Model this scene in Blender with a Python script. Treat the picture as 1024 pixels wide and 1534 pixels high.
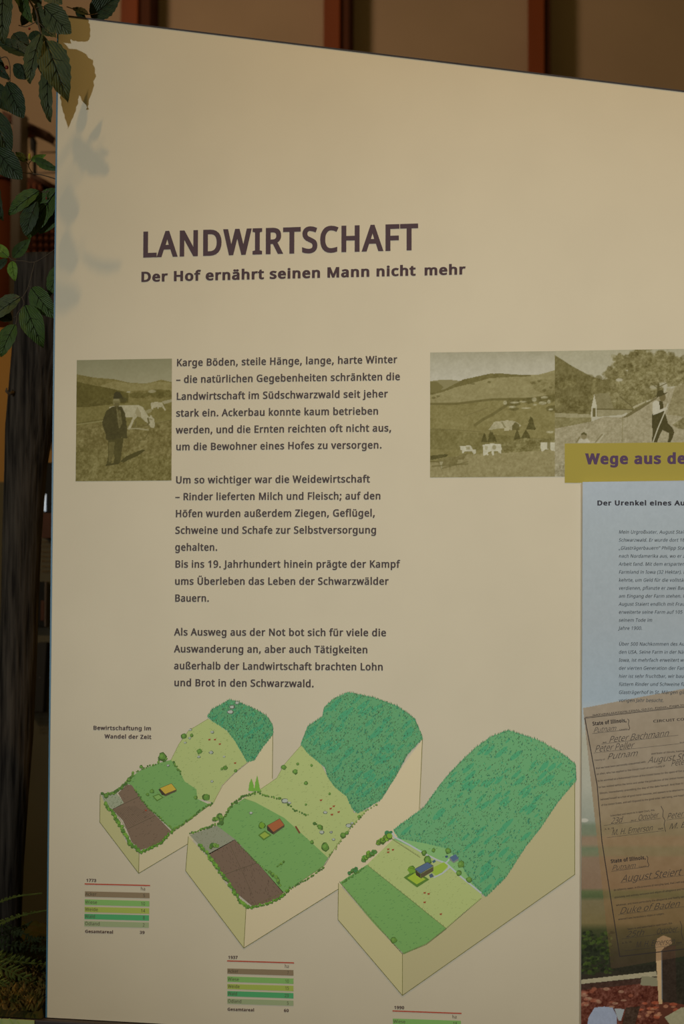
import bpy, bmesh, math, random
import numpy as np
from mathutils import Vector, Matrix, noise
from mathutils.geometry import tessellate_polygon, delaunay_2d_cdt

# ------------------------------------------------------------------ camera, world, lights, exposure
for o in list(bpy.data.objects):
    bpy.data.objects.remove(o)
S = bpy.context.scene
COL = S.collection
FPX, CX, CY, DIST = 2600.0, 512.0, 767.0, 2.3
YAW, PITCH, ROLL = math.radians(8.45), math.radians(-2.9), math.radians(0.235)
EYE_TARGET = Vector((0.0, 0.0, 1.45))

def rot3(a, b, c):
    Rx = np.array([[1, 0, 0], [0, math.cos(b), -math.sin(b)], [0, math.sin(b), math.cos(b)]])
    Ry = np.array([[math.cos(a), 0, math.sin(a)], [0, 1, 0], [-math.sin(a), 0, math.cos(a)]])
    Rz = np.array([[math.cos(c), -math.sin(c), 0], [math.sin(c), math.cos(c), 0], [0, 0, 1]])
    return Rz @ Rx @ Ry
_M = rot3(YAW, PITCH, ROLL)          # rows: camera right / down / forward in (u, v, n) of the board
def _w(r): return Vector((r[0], r[2], -r[1]))
RIGHT, DOWN, FWD = _w(_M[0]), _w(_M[1]), _w(_M[2])
CAM = EYE_TARGET - FWD * DIST
cam_data = bpy.data.cameras.new('camera')
cam_data.sensor_fit = 'VERTICAL'
cam_data.sensor_height = 36.0
cam_data.lens = FPX / 1534.0 * 36.0
cam_data.clip_start = 0.05
cam_data.dof.use_dof = True
cam_data.dof.focus_distance = 2.3
cam_data.dof.aperture_fstop = 7.0
cam = bpy.data.objects.new('camera', cam_data)
COL.objects.link(cam)
m3 = Matrix((RIGHT, -DOWN, -FWD)).transposed()
cam.matrix_world = Matrix.Translation(CAM) @ m3.to_4x4()
S.camera = cam
S.view_settings.view_transform = 'Standard'
S.view_settings.look = 'None'
S.view_settings.gamma = 1.0
S.view_settings.use_curve_mapping = False
S.view_settings.exposure = 0.0

world = bpy.data.worlds.new('room_light')
S.world = world
world.use_nodes = True
world.node_tree.nodes['Background'].inputs[0].default_value = (1.0, 0.72, 0.20, 1)
world.node_tree.nodes['Background'].inputs[1].default_value = 0.085

def aim(o, target):
    o.rotation_euler = (Vector(target) - o.location).to_track_quat('-Z', 'Y').to_euler()
def lamp(name, kind, loc, target, color, energy, **kw):
    d = bpy.data.lights.new(name, kind)
    d.color = color; d.energy = energy
    for k, v in kw.items(): setattr(d, k, v)
    o = bpy.data.objects.new(name, d); COL.objects.link(o)
    o.location = loc; aim(o, target)
    return o
# cool daylight lamp on the left of the hall, some 5 m before the board
lamp('daylight_lamp', 'SPOT', (-2.45, -4.9, 1.95), (-0.12, 0, 1.56), (0.94, 1.0, 1.0), 345, spot_size=math.radians(26), spot_blend=1.0, shadow_soft_size=0.06)
# added cool fill light from the right, brightening the middle of the board
lamp('cool_fill', 'SPOT', (1.9, -4.4, 2.9), (0.36, 0, 1.36), (0.94, 1.0, 1.0), 250, spot_size=math.radians(21), spot_blend=1.0, shadow_soft_size=0.10)
# warm halogen spot high above the board
lamp('halogen_spot', 'SPOT', (0.42, -0.62, 4.4), (0.18, 0, 1.30), (1.0, 0.60, 0.20), 225, spot_size=math.radians(40), spot_blend=1.0, shadow_soft_size=0.012)
# added warm fill before the board, then the lamp grazing the back wall
lamp('warm_fill', 'AREA', (0.9, -1.9, 2.0), (0.25, 0, 1.3), (1.0, 0.80, 0.42), 1.8, shape='DISK', size=0.8)
lamp('wall_lamp', 'SPOT', (-2.3, 0.7, 3.7), (-0.5, 4.0, 3.1), (1.0, 0.70, 0.42), 125, spot_size=math.radians(66), spot_blend=1.0, shadow_soft_size=0.35)

lamp('backdrop_fill', 'SPOT', (-1.75, 0.35, 2.5), (-0.70, 1.3, 1.35), (1.0, 0.66, 0.28), 26, spot_size=math.radians(70), spot_blend=1.0, shadow_soft_size=0.05)  # added warm fill to lift the display board behind the log

# ------------------------------------------------------------------ geometry helpers
def ray(px, py):
    return (RIGHT * ((px - CX) / FPX) + DOWN * ((py - CY) / FPX) + FWD)
def at(px, py, Y=0.0):
    r = ray(px, py)
    return CAM + r * ((Y - CAM.y) / r.y)
def MPX(Y): return (Y - CAM.y) / FPX     # metres per photo pixel at depth Y

def lin(c): 
    c = c / 255.0
    return c / 12.92 if c <= 0.04045 else ((c + 0.055) / 1.055) ** 2.4
ILL = (0.66, 0.594, 0.48)                 # light on the board: turns a colour seen into a reflectance
def alb(rgb, k=1.0):
    return tuple(min(0.95, lin(c) / e / k) for c, e in zip(rgb, ILL))

def parent(o, p):
    if p is not None: o.parent = p
def tag(o, label=None, cat=None, group=None, kind=None):
    if label: o['label'] = label
    if cat: o['category'] = cat
    if group: o['group'] = group
    if kind: o['kind'] = kind
    return o
def empty(name, loc, label=None, cat=None, group=None):
    o = bpy.data.objects.new(name, None); COL.objects.link(o)
    o.location = loc; o.empty_display_size = 0.05
    return tag(o, label, cat, group)
def world_loc(p):
    v = Vector((0, 0, 0))
    while p is not None:
        v = v + p.location; p = p.parent
    return v
def obj_from(name, verts, faces, material, p=None, smooth=False, colors=None):
    off = world_loc(p)
    me = bpy.data.meshes.new(name)
    me.from_pydata([tuple(Vector(v) - off) for v in verts], [], faces)
    if smooth: me.shade_smooth()
    if colors is not None:
        at_ = me.color_attributes.new('Col', 'FLOAT_COLOR', 'POINT')
        arr = np.ones((len(verts), 4), dtype=np.float32); arr[:, :3] = colors
        at_.data.foreach_set('color', arr.ravel())
    if material: me.materials.append(material)
    o = bpy.data.objects.new(name, me); COL.objects.link(o)
    parent(o, p)
    return o
class MB:
    def __init__(self): self.v = []; self.f = []
    def add(self, vs, fs):
        n = len(self.v); self.v += [Vector(v) for v in vs]; self.f += [tuple(i + n for i in f) for f in fs]
    def box(self, a, b):
        x0, y0, z0 = a; x1, y1, z1 = b
        self.hexa([(x0,y0,z0),(x1,y0,z0),(x1,y1,z0),(x0,y1,z0),(x0,y0,z1),(x1,y0,z1),(x1,y1,z1),(x0,y1,z1)])
    def hexa(self, p):
        self.add(p, [(0,3,2,1),(4,5,6,7),(0,1,5,4),(1,2,6,5),(2,3,7,6),(3,0,4,7)])
    def slab(self, quad, y0, y1):
        """quad of photo-plane corners (x,z) clockwise; extruded from y0 to y1"""
        self.hexa([(x, y0, z) for x, z in quad] + [(x, y1, z) for x, z in quad])
    def tube(self, pts, rad, n=6):
        pts = [Vector(p) for p in pts]
        rads = rad if isinstance(rad, (list, tuple)) else [rad] * len(pts)
        base = len(self.v); up = None
        for i, p in enumerate(pts):
            d = (pts[min(i + 1, len(pts) - 1)] - pts[max(i - 1, 0)]).normalized()
            a = d.cross(Vector((0.13, 0.97, 0.2))).normalized() if up is None else (up - d * up.dot(d)).normalized()
            up = a; b = d.cross(a)
            for k in range(n):
                t = 2 * math.pi * k / n
                self.v.append(p + (a * math.cos(t) + b * math.sin(t)) * rads[i])
        for i in range(len(pts) - 1):
            for k in range(n):
                q = base + i * n
                self.f.append((q + k, q + (k + 1) % n, q + n + (k + 1) % n, q + n + k))
        self.f.append(tuple(base + k for k in reversed(range(n))))
        self.f.append(tuple(base + (len(pts) - 1) * n + k for k in range(n)))
    def build(self, name, mat, p=None, smooth=False, bevel=0):
        o = obj_from(name, self.v, self.f, mat, p, smooth)
        if bevel:
            m = o.modifiers.new('bevel', 'BEVEL'); m.width = bevel; m.segments = 2
        return o
def bezier(p, n=8):
    """smooth polyline through photo points (Catmull-Rom)"""
    p = [Vector(q) for q in p]; out = []
    q = [p[0] * 2 - p[1]] + p + [p[-1] * 2 - p[-2]]
    for i in range(1, len(q) - 2):
        for j in range(n):
            t = j / n
            out.append(0.5 * ((2 * q[i]) + (q[i+1] - q[i-1]) * t + (2*q[i-1] - 5*q[i] + 4*q[i+1] - q[i+2]) * t*t + (3*q[i] - q[i-1] - 3*q[i+1] + q[i+2]) * t**3))
    return out + [p[-1]]

# ------------------------------------------------------------------ materials
def mat(name, rgb, rough=0.7, spec=0.3, noise_amt=0.0, scale=40, second=None, bump=0.0, stretch=None, detail=4):
    m = bpy.data.materials.new(name); m.use_nodes = True
    nt = m.node_tree; b = nt.nodes['Principled BSDF']
    b.inputs['Roughness'].default_value = rough
    b.inputs['Specular IOR Level'].default_value = spec
    if noise_amt or second or bump:
        tc = nt.nodes.new('ShaderNodeTexCoord'); mp = nt.nodes.new('ShaderNodeMapping')
        nt.links.new(tc.outputs['Object'], mp.inputs[0])
        if stretch: mp.inputs['Scale'].default_value = stretch
        nz = nt.nodes.new('ShaderNodeTexNoise'); nz.inputs['Scale'].default_value = scale; nz.inputs['Detail'].default_value = detail
        nt.links.new(mp.outputs[0], nz.inputs['Vector'])
        rp = nt.nodes.new('ShaderNodeValToRGB')
        s2 = second or tuple(c * (1 - noise_amt) for c in rgb)
        rp.color_ramp.elements[0].position = 0.35; rp.color_ramp.elements[1].position = 0.65
        rp.color_ramp.elements[0].color = (*s2, 1); rp.color_ramp.elements[1].color = (*rgb, 1)
        nt.links.new(nz.outputs['Fac'], rp.inputs[0]); nt.links.new(rp.outputs[0], b.inputs['Base Color'])
        if bump:
            bp = nt.nodes.new('ShaderNodeBump'); bp.inputs['Strength'].default_value = bump; bp.inputs['Distance'].default_value = 0.004
            nt.links.new(nz.outputs['Fac'], bp.inputs['Height']); nt.links.new(bp.outputs[0], b.inputs['Normal'])
    else:
        b.inputs['Base Color'].default_value = (*rgb, 1)
    return m
def ink_material():
    m = bpy.data.materials.new('printed_ink'); m.use_nodes = True
    nt = m.node_tree; b = nt.nodes['Principled BSDF']
    b.inputs['Roughness'].default_value = 0.62; b.inputs['Specular IOR Level'].default_value = 0.25
    a = nt.nodes.new('ShaderNodeAttribute'); a.attribute_name = 'Col'
    nt.links.new(a.outputs['Color'], b.inputs['Base Color'])
    return m
INK = ink_material()
M = {
 'cream': mat('cream_laminate', (0.72, 0.66, 0.52), 0.62, 0.25, 0.035, 9, detail=8),
 'edge': mat('blue_edge_film', (0.035, 0.15, 0.27), 0.4, 0.4),
 'dark_rail': mat('dark_metal_rail', (0.035, 0.028, 0.032), 0.5, 0.4, 0.2, 20),
 'wall': mat('peach_plaster', (0.50, 0.375, 0.29), 0.85, 0.1, 0.08, 3),
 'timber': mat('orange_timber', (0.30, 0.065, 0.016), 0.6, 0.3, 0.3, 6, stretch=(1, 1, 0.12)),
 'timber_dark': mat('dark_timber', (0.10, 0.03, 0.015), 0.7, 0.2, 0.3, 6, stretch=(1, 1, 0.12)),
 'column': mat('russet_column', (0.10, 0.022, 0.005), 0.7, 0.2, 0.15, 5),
 'log': mat('weathered_log', (0.060, 0.050, 0.040), 0.85, 0.12, scale=12, second=(0.010, 0.008, 0.007), bump=1.0, stretch=(12, 12, 0.8), detail=12),
 'greymetal': mat('grey_painted_metal', (0.15, 0.12, 0.115), 0.5, 0.4, 0.1, 5),
 'tan': mat('tan_board', (0.42, 0.25, 0.10), 0.8, 0.1, 0.08, 4),
 'olive': mat('olive_board', (0.13, 0.125, 0.105), 0.8, 0.1, 0.15, 4),
 'black': mat('black_casing', (0.005, 0.005, 0.006), 0.6, 0.2),
 'charcoal': mat('charcoal_plate', (0.022, 0.022, 0.025), 0.6, 0.3),
 'brown': mat('brown_wood_box', (0.09, 0.03, 0.015), 0.6, 0.3, 0.3, 12),
 'tile': mat('clay_roof_tile', (0.20, 0.065, 0.035), 0.8, 0.2, 0.4, 14),
 'floor': mat('brown_floor', (0.16, 0.10, 0.06), 0.7, 0.2, 0.2, 3),
 'stem': mat('brown_stem', (0.10, 0.075, 0.05), 0.8, 0.2, 0.3, 60),
 'vein': mat('dark_leaf_vein', (0.012, 0.014, 0.008), 0.7, 0.2),
 'berry': mat('red_berry', (0.20, 0.012, 0.010), 0.35, 0.5),
 'bud': mat('yellow_bud', (0.32, 0.27, 0.03), 0.6, 0.3),
 'moss': mat('brown_moss', (0.045, 0.034, 0.013), 0.95, 0.05, scale=45, second=(0.03, 0.035, 0.01), bump=1.0),
 'soil': mat('dark_soil', (0.03, 0.022, 0.014), 0.95, 0.05, 0.4, 30, bump=1.0),
 'label_green': mat('pale_green_label', (0.42, 0.52, 0.22), 0.6, 0.3, 0.06, 12),
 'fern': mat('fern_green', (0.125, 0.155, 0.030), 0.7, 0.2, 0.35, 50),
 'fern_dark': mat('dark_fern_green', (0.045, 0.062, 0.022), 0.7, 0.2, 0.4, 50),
 'grey_line': mat('grey_print', (0.05, 0.035, 0.02), 0.8, 0.1),
}
def leaf_mat(name, a, b_):
    """leaf tissue: side ribs from a wave across the blade"""
    m = bpy.data.materials.new(name); m.use_nodes = True
    nt = m.node_tree; b = nt.nodes['Principled BSDF']
    b.inputs['Roughness'].default_value = 0.55; b.inputs['Specular IOR Level'].default_value = 0.35
    uv = nt.nodes.new('ShaderNodeUVMap'); sp = nt.nodes.new('ShaderNodeSeparateXYZ')
    nt.links.new(uv.outputs[0], sp.inputs[0])
    ab = nt.nodes.new('ShaderNodeMath'); ab.operation = 'ABSOLUTE'; nt.links.new(sp.outputs[1], ab.inputs[0])
    sb = nt.nodes.new('ShaderNodeMath'); sb.operation = 'MULTIPLY_ADD'; sb.inputs[1].default_value = -0.9
    nt.links.new(ab.outputs[0], sb.inputs[0]); nt.links.new(sp.outputs[0], sb.inputs[2])
    mu = nt.nodes.new('ShaderNodeMath'); mu.operation = 'MULTIPLY'; mu.inputs[1].default_value = 46
    nt.links.new(sb.outputs[0], mu.inputs[0])
    sn = nt.nodes.new('ShaderNodeMath'); sn.operation = 'SINE'; nt.links.new(mu.outputs[0], sn.inputs[0])
    nz = nt.nodes.new('ShaderNodeTexNoise'); nz.inputs['Scale'].default_value = 7; nz.inputs['Detail'].default_value = 6
    nt.links.new(uv.outputs[0], nz.inputs['Vector'])
    ad = nt.nodes.new('ShaderNodeMath'); ad.operation = 'MULTIPLY_ADD'; ad.inputs[1].default_value = 0.08
    nt.links.new(sn.outputs[0], ad.inputs[0]); nt.links.new(nz.outputs['Fac'], ad.inputs[2])
    rp = nt.nodes.new('ShaderNodeValToRGB'); rp.color_ramp.elements[0].position = 0.28; rp.color_ramp.elements[1].position = 0.72
    rp.color_ramp.elements[0].color = (*b_, 1); rp.color_ramp.elements[1].color = (*a, 1)
    nt.links.new(ad.outputs[0], rp.inputs[0]); nt.links.new(rp.outputs[0], b.inputs['Base Color'])
    bp = nt.nodes.new('ShaderNodeBump'); bp.inputs['Strength'].default_value = 0.35; bp.inputs['Distance'].default_value = 0.002
    nt.links.new(sn.outputs[0], bp.inputs['Height']); nt.links.new(bp.outputs[0], b.inputs['Normal'])
    return m
LM = {'dusk': leaf_mat('dusky_leaf', (0.070, 0.090, 0.032), (0.034, 0.050, 0.018)),
      'dark': leaf_mat('dark_leaf', (0.022, 0.046, 0.012), (0.009, 0.022, 0.007)),
      'mid': leaf_mat('green_leaf', (0.052, 0.100, 0.014), (0.024, 0.055, 0.009)),
      'bright': leaf_mat('bright_leaf', (0.14, 0.25, 0.025), (0.075, 0.15, 0.015))}

# ------------------------------------------------------------------ lettering: outlines kept as code
# letter code: (advance, [outline as x, y, x, y ...]) in 500 units to the em
GLYPHS = {
 65: (256, [[219,0,184,89,71,89,36,0,0,0,112,287,144,287,256,0], [141,207,137,219,132,236,128,250,123,234,119,219,115,207,83,121,173,121]]),
 66: (261, [[121,286,168,282,202,270,217,257,226,239,229,215,228,199,223,185,215,174,205,164,191,157,175,152,175,150,207,140,221,130,231,118,237,102,239,81,236,57,227,37,212,21,193,9,168,2,140,0,39,0,39,286], [128,164,159,167,178,176,189,191,192,211,188,232,175,245,154,253,122,255,75,255,75,164], [75,134,75,30,133,30,165,34,186,45,197,62,200,84,199,98,194,111,185,121,172,128,154,133,130,134]]),
 67: (253, [[162,259,140,257,120,251,103,241,89,228,78,211,69,191,64,169,63,143,65,110,74,82,87,59,106,42,131,31,161,28,197,31,230,39,230,8,197,-1,156,-4,116,1,83,14,57,36,39,65,28,102,24,144,27,175,33,203,45,228,60,249,79,267,103,280,131,288,162,290,204,286,241,273,227,243,197,254]]),
 68: (293, [[268,146,264,102,250,65,229,37,199,16,162,4,119,0,39,0,39,286,127,286,168,282,202,270,230,250,251,223,264,188], [230,145,227,179,218,207,202,229,181,244,154,252,122,255,75,255,75,31,114,31,149,34,178,44,201,60,217,82,227,110]]),
 69: (223, [[199,0,39,0,39,286,199,286,199,255,75,255,75,165,192,165,192,134,75,134,75,32,199,32]]),
 70: (208, [[75,0,39,0,39,286,199,286,199,255,75,255,75,153,191,153,191,121,75,121]]),
 71: (292, [[163,151,262,151,262,11,215,0,162,-4,121,0,87,14,60,35,40,65,28,101,24,143,29,185,42,221,64,250,93,272,129,286,173,290,218,286,258,273,245,242,210,254,171,259,139,255,112,245,91,228,75,205,65,176,62,143,65,111,73,83,87,59,108,42,135,31,170,27,202,29,226,34,226,119,163,119]]),
 72: (297, [[258,0,222,0,222,134,75,134,75,0,39,0,39,286,75,286,75,165,222,165,222,286,258,286]]),
 73: (136, [[119,0,16,0,16,21,50,28,50,257,16,265,16,286,119,286,119,265,86,257,86,28,119,21]]),
 74: (109, [[-2,-76,-18,-75,-31,-71,-31,-40,-18,-43,-2,-45,17,-40,25,-35,31,-26,35,-14,37,2,37,286,73,286,73,4,71,-21,64,-41,53,-57,38,-68,19,-74]]),
 75: (248, [[248,0,206,0,104,137,75,111,75,0,39,0,39,286,75,286,75,145,99,172,124,200,202,286,244,286,130,162]]),
 76: (210, [[39,0,39,286,75,286,75,32,200,32,200,0]]),
 77: (364, [[165,0,71,251,69,251,71,231,72,203,72,174,72,0,39,0,39,286,92,286,180,52,182,52,272,286,325,286,325,0,289,0,289,176,289,204,291,230,292,251,290,251,195,0]]),
 78: (305, [[266,0,224,0,71,238,69,238,70,216,72,189,72,160,72,0,39,0,39,286,81,286,233,49,235,49,234,69,233,97,232,125,232,286,266,286]]),
 79: (313, [[289,144,287,112,280,83,270,58,255,36,237,19,214,6,187,-1,157,-4,125,-1,98,7,75,19,57,37,43,58,32,83,26,112,24,144,28,185,39,221,57,250,83,272,116,286,157,291,197,286,229,272,255,251,274,221,285,185], [63,144,65,110,73,81,85,58,104,41,127,31,157,27,186,31,210,41,228,58,241,81,248,110,251,144,245,192,228,228,210,245,187,256,157,259,128,256,104,245,85,228,73,205,65,177]]),
 80: (243, [[115,286,163,281,196,264,211,248,219,227,222,202,216,168,209,153,197,139,182,128,162,119,137,113,108,111,75,111,75,0,39,0,39,286], [111,255,75,255,75,142,104,142,129,144,149,148,165,156,176,167,183,182,185,200,180,225,167,242,144,252]]),
 81: (313, [[289,144,286,110,279,80,268,54,251,32,231,15,205,3,274,-68,222,-68,167,-4,162,-4,157,-4,125,-1,98,7,75,19,57,37,43,58,32,83,26,112,24,144,28,185,39,221,57,250,83,272,116,286,157,291,197,286,229,272,255,251,274,221,285,185], [63,144,65,110,73,81,85,58,104,41,127,31,157,27,186,31,210,41,228,58,241,81,248,110,251,144,245,192,228,228,210,245,187,256,157,259,128,256,104,245,85,228,73,205,65,177]]),
 82: (249, [[118,286,150,284,177,277,197,266,211,250,219,230,222,205,220,184,214,167,204,153,192,143,165,128,243,0,201,0,132,118,75,118,75,0,39,0,39,286], [116,255,75,255,75,149,118,149,148,152,169,163,181,180,185,203,183,220,177,233,168,243,155,250,137,254]]),
 83: (220, [[201,77,198,53,189,33,174,17,153,6,128,-2,99,-4,68,-2,42,2,20,10,20,44,56,32,101,27,120,29,136,33,149,40,158,49,163,60,165,73,164,86,159,97,151,106,139,115,98,132,66,147,43,165,29,188,24,217,27,239,36,256,50,271,68,281,90,288,115,290,159,286,194,274,183,243,151,254,115,259,98,257,85,253,74,247,67,239,62,229,61,217,62,204,67,193,74,184,86,176,123,159,166,139,181,128,192,114,199,97]]),
 84: (223, [[130,0,93,0,93,255,4,255,4,286,219,286,219,255,130,255]]),
 85: (293, [[257,101,254,73,245,48,229,26,208,10,180,-1,145,-4,112,-1,85,9,64,25,48,47,39,72,36,102,36,286,72,286,72,101,77,70,91,47,114,32,147,27,171,30,189,37,204,48,213,63,219,81,221,101,221,286,257,286]]),
 86: (241, [[241,286,138,0,102,0,0,286,38,286,102,103,110,80,116,60,120,40,125,60,131,81,138,103,202,286]]),
 87: (373, [[368,286,291,0,255,0,199,188,194,205,190,222,187,236,185,244,183,236,180,222,176,205,171,186,117,0,81,0,5,286,43,286,87,111,91,93,95,76,98,59,101,43,103,60,107,77,111,95,116,113,166,286,204,286,256,112,261,94,266,75,269,58,272,43,275,64,280,87,286,112,330,286]]),
 88: (235, [[233,0,192,0,117,124,40,0,2,0,97,149,8,286,48,286,118,174,188,286,227,286,138,150]]),
 89: (227, [[113,146,188,286,227,286,132,111,132,0,95,0,95,109,0,286,39,286]]),
 90: (229, [[214,0,15,0,15,27,166,254,20,254,20,286,210,286,210,259,59,32,214,32]]),
 97: (225, [[115,219,150,214,174,201,188,179,192,146,192,0,167,0,160,30,158,30,139,11,117,0,86,-4,68,-2,52,3,38,11,27,24,21,40,18,60,25,88,44,109,76,123,121,128,158,130,158,142,155,165,146,180,132,187,113,190,81,185,53,174,42,200,75,213], [126,104,92,100,70,91,59,77,55,59,58,44,66,33,79,27,94,24,119,28,140,39,153,59,158,86,158,105]]),
 98: (247, [[69,231,69,205,67,186,69,186,80,199,95,209,113,216,136,219,161,215,182,206,200,191,214,169,222,141,225,107,222,74,214,46,200,24,182,8,161,-1,136,-4,113,-2,95,5,80,15,69,27,67,27,59,0,34,0,34,305,69,305], [130,189,109,187,94,181,82,170,75,154,71,134,69,109,69,107,73,72,82,46,101,31,131,25,156,31,174,47,184,72,188,108,184,143,174,169,156,184]]),
 99: (192, [[120,-4,93,-1,70,8,50,22,35,44,25,72,22,106,25,142,35,171,51,192,71,207,95,216,123,219,154,216,179,207,168,178,146,185,122,188,102,186,86,179,74,167,65,152,60,131,59,107,60,83,65,63,74,47,86,36,101,29,120,26,151,30,176,39,176,8,152,-1]]),
 100: (247, [[110,-4,85,-1,64,8,46,24,33,45,25,73,22,107,25,141,33,169,46,191,64,206,86,216,111,219,140,215,162,203,177,187,180,187,178,203,177,219,177,305,213,305,213,0,184,0,179,29,177,29,162,12,140,0], [116,25,145,30,164,44,174,67,178,100,178,107,174,142,164,168,146,184,115,190,91,184,73,167,62,140,59,106,62,72,73,47,91,31]]),
 101: (226, [[117,219,143,216,165,207,182,192,195,173,203,149,206,122,206,101,59,101,64,69,77,45,99,31,127,26,163,30,196,41,196,10,164,-1,126,-4,97,-1,72,8,51,24,35,46,25,73,22,106,25,139,34,166,48,189,67,205,90,216], [117,190,94,186,77,174,65,154,59,129,169,129,167,146,163,161,156,173,146,182,133,188]]),
 102: (138, [[133,188,79,188,79,0,44,0,44,188,6,188,6,204,44,216,44,229,46,254,52,273,62,288,76,299,93,305,113,307,137,305,155,300,146,272,131,276,114,278,98,275,88,266,81,251,79,229,79,215,133,215]]),
 103: (247, [[110,219,130,217,149,211,164,201,178,186,180,186,184,215,213,215,213,-4,210,-32,202,-55,189,-73,170,-86,146,-94,116,-96,74,-93,39,-83,39,-50,75,-63,118,-67,143,-63,162,-51,174,-32,178,-6,178,2,178,16,179,28,177,28,165,14,149,4,131,-2,111,-4,85,-1,63,9,46,25,28,60,22,107,28,153,46,189,63,205,85,216], [115,189,98,187,84,180,73,168,65,152,60,131,59,107,62,72,73,46,91,30,116,25,144,29,155,34,163,42,174,65,178,99,178,107,176,134,171,154,163,170,151,181,135,187]]),
 104: (248, [[69,215,69,200,67,185,70,185,87,204,110,215,137,219,161,216,180,210,196,200,206,185,213,165,215,140,215,0,180,0,180,138,178,160,169,176,154,186,132,189,111,187,95,180,83,169,75,154,71,134,69,111,69,0,34,0,34,305,69,305]]),
 105: (103, [[69,215,69,0,34,0,34,215], [52,296,66,290,71,283,73,273,71,263,66,256,52,251,44,252,37,256,33,263,31,273,33,283,37,290,44,294]]),
 106: (103, [[9,-96,-9,-95,-22,-91,-22,-63,-10,-66,4,-67,16,-65,26,-60,32,-50,34,-33,34,215,69,215,69,-32,68,-51,63,-67,55,-79,43,-89,28,-94], [31,273,33,283,37,290,44,294,52,296,66,290,71,283,73,273,71,263,66,256,52,251,44,252,37,256,33,263]]),
 107: (214, [[69,146,68,129,67,111,69,111,76,120,86,132,95,142,163,215,204,215,117,123,211,0,168,0,93,100,69,79,69,0,34,0,34,305,69,305]]),
 108: (103, [[69,0,34,0,34,305,69,305]]),
 109: (375, [[270,219,302,214,324,200,338,176,342,140,342,0,308,0,308,138,305,160,297,176,283,186,264,189,237,185,219,171,209,149,206,119,206,0,171,0,171,138,166,167,160,177,152,184,141,188,127,189,107,187,93,180,82,169,75,154,71,135,69,111,69,0,34,0,34,215,63,215,68,186,70,186,86,204,108,215,133,219,156,217,175,210,189,199,199,183,201,183,214,199,230,210,250,217]]),
 110: (248, [[138,219,171,214,196,200,210,176,215,140,215,0,180,0,180,138,178,160,169,176,154,186,132,189,102,184,83,169,73,145,69,111,69,0,34,0,34,215,63,215,68,186,70,186,88,204,111,215]]),
 111: (243, [[221,108,219,83,214,60,205,41,194,25,179,13,162,3,142,-2,121,-4,100,-2,81,3,65,13,50,25,38,41,29,60,24,83,22,108,25,141,34,168,49,190,69,206,93,216,122,219,149,216,173,206,193,190,208,168,218,141], [59,108,60,84,65,64,74,47,86,35,102,28,121,25,141,28,157,35,169,47,178,64,183,84,184,108,183,132,178,152,169,168,157,179,141,187,121,189,93,184,73,168,62,142]]),
 112: (247, [[136,219,161,216,182,207,200,191,214,170,222,142,225,108,222,74,214,46,200,24,183,9,161,-1,136,-4,107,0,85,12,69,27,67,27,69,10,69,-8,69,-96,34,-96,34,215,63,215,68,186,69,186,85,202,106,215], [130,189,110,187,95,181,84,171,76,156,71,138,69,115,69,108,71,83,75,63,83,47,94,35,110,28,131,25,149,28,163,36,174,49,182,66,186,86,188,108,184,141,174,167,156,184]]),
 113: (247, [[177,-4,178,12,179,29,177,29,166,16,151,6,133,-2,109,-4,85,-1,64,8,46,24,33,45,25,73,22,107,25,141,33,169,47,191,65,206,86,216,111,219,134,217,152,209,166,199,178,186,179,186,184,215,213,215,213,-96,177,-96], [116,25,136,27,152,33,163,43,171,58,176,77,178,99,178,107,174,143,164,169,145,184,115,190,90,184,73,167,62,140,59,106,62,72,73,47,91,31]]),
 114: (166, [[134,219,147,218,160,217,155,184,144,186,132,187,108,182,88,167,74,144,69,115,69,0,34,0,34,215,63,215,67,176,69,176,85,197,107,213,120,217]]),
 115: (192, [[174,59,171,40,164,24,151,12,134,3,113,-2,88,-4,50,0,21,10,21,42,52,30,89,24,112,27,128,33,137,43,140,56,136,71,120,83,87,98,51,114,38,123,28,133,22,146,20,162,26,186,43,204,68,215,101,219,138,215,170,204,158,176,129,186,99,190,80,188,66,183,57,175,54,164,59,149,77,137,109,123,144,107,157,99,166,88,172,75]]),
 116: (145, [[106,25,122,26,136,29,136,2,120,-2,100,-4,84,-3,69,2,56,10,46,22,39,39,37,63,37,188,6,188,6,204,37,219,51,264,72,264,72,215,134,215,134,188,72,188,72,63,75,46,82,34,92,27]]),
 117: (248, [[214,215,214,0,185,0,180,28,178,28,160,10,137,-1,110,-4,86,-2,67,4,51,15,40,30,34,49,32,74,32,215,67,215,67,77,70,54,79,38,94,28,115,25,137,28,153,34,165,45,173,61,177,80,178,103,178,215]]),
 118: (204, [[81,0,0,215,38,215,83,88,90,69,97,48,101,31,102,31,107,48,114,69,120,88,166,215,204,215,122,0]]),
 119: (315, [[173,121,168,138,164,154,160,168,158,178,156,178,154,168,151,154,147,138,142,121,103,0,63,0,4,215,41,215,71,101,77,77,82,55,85,36,86,36,89,49,92,64,96,80,101,94,139,215,177,215,214,94,220,75,225,54,229,37,230,37,233,54,238,76,245,101,275,215,311,215,251,0,210,0]]),
 120: (212, [[85,110,11,215,51,215,106,134,161,215,201,215,127,110,205,0,165,0,106,86,47,0,7,0]]),
 121: (204, [[0,215,38,215,85,93,92,72,98,52,103,34,104,34,112,60,123,93,166,215,204,215,112,-30,94,-65,83,-78,69,-88,53,-94,34,-96,17,-95,4,-93,4,-65,15,-67,28,-67,50,-63,65,-50,76,-29,87,-1]]),
 122: (188, [[173,0,16,0,16,23,131,188,22,188,22,215,170,215,170,188,56,27,173,27]]),
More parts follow.
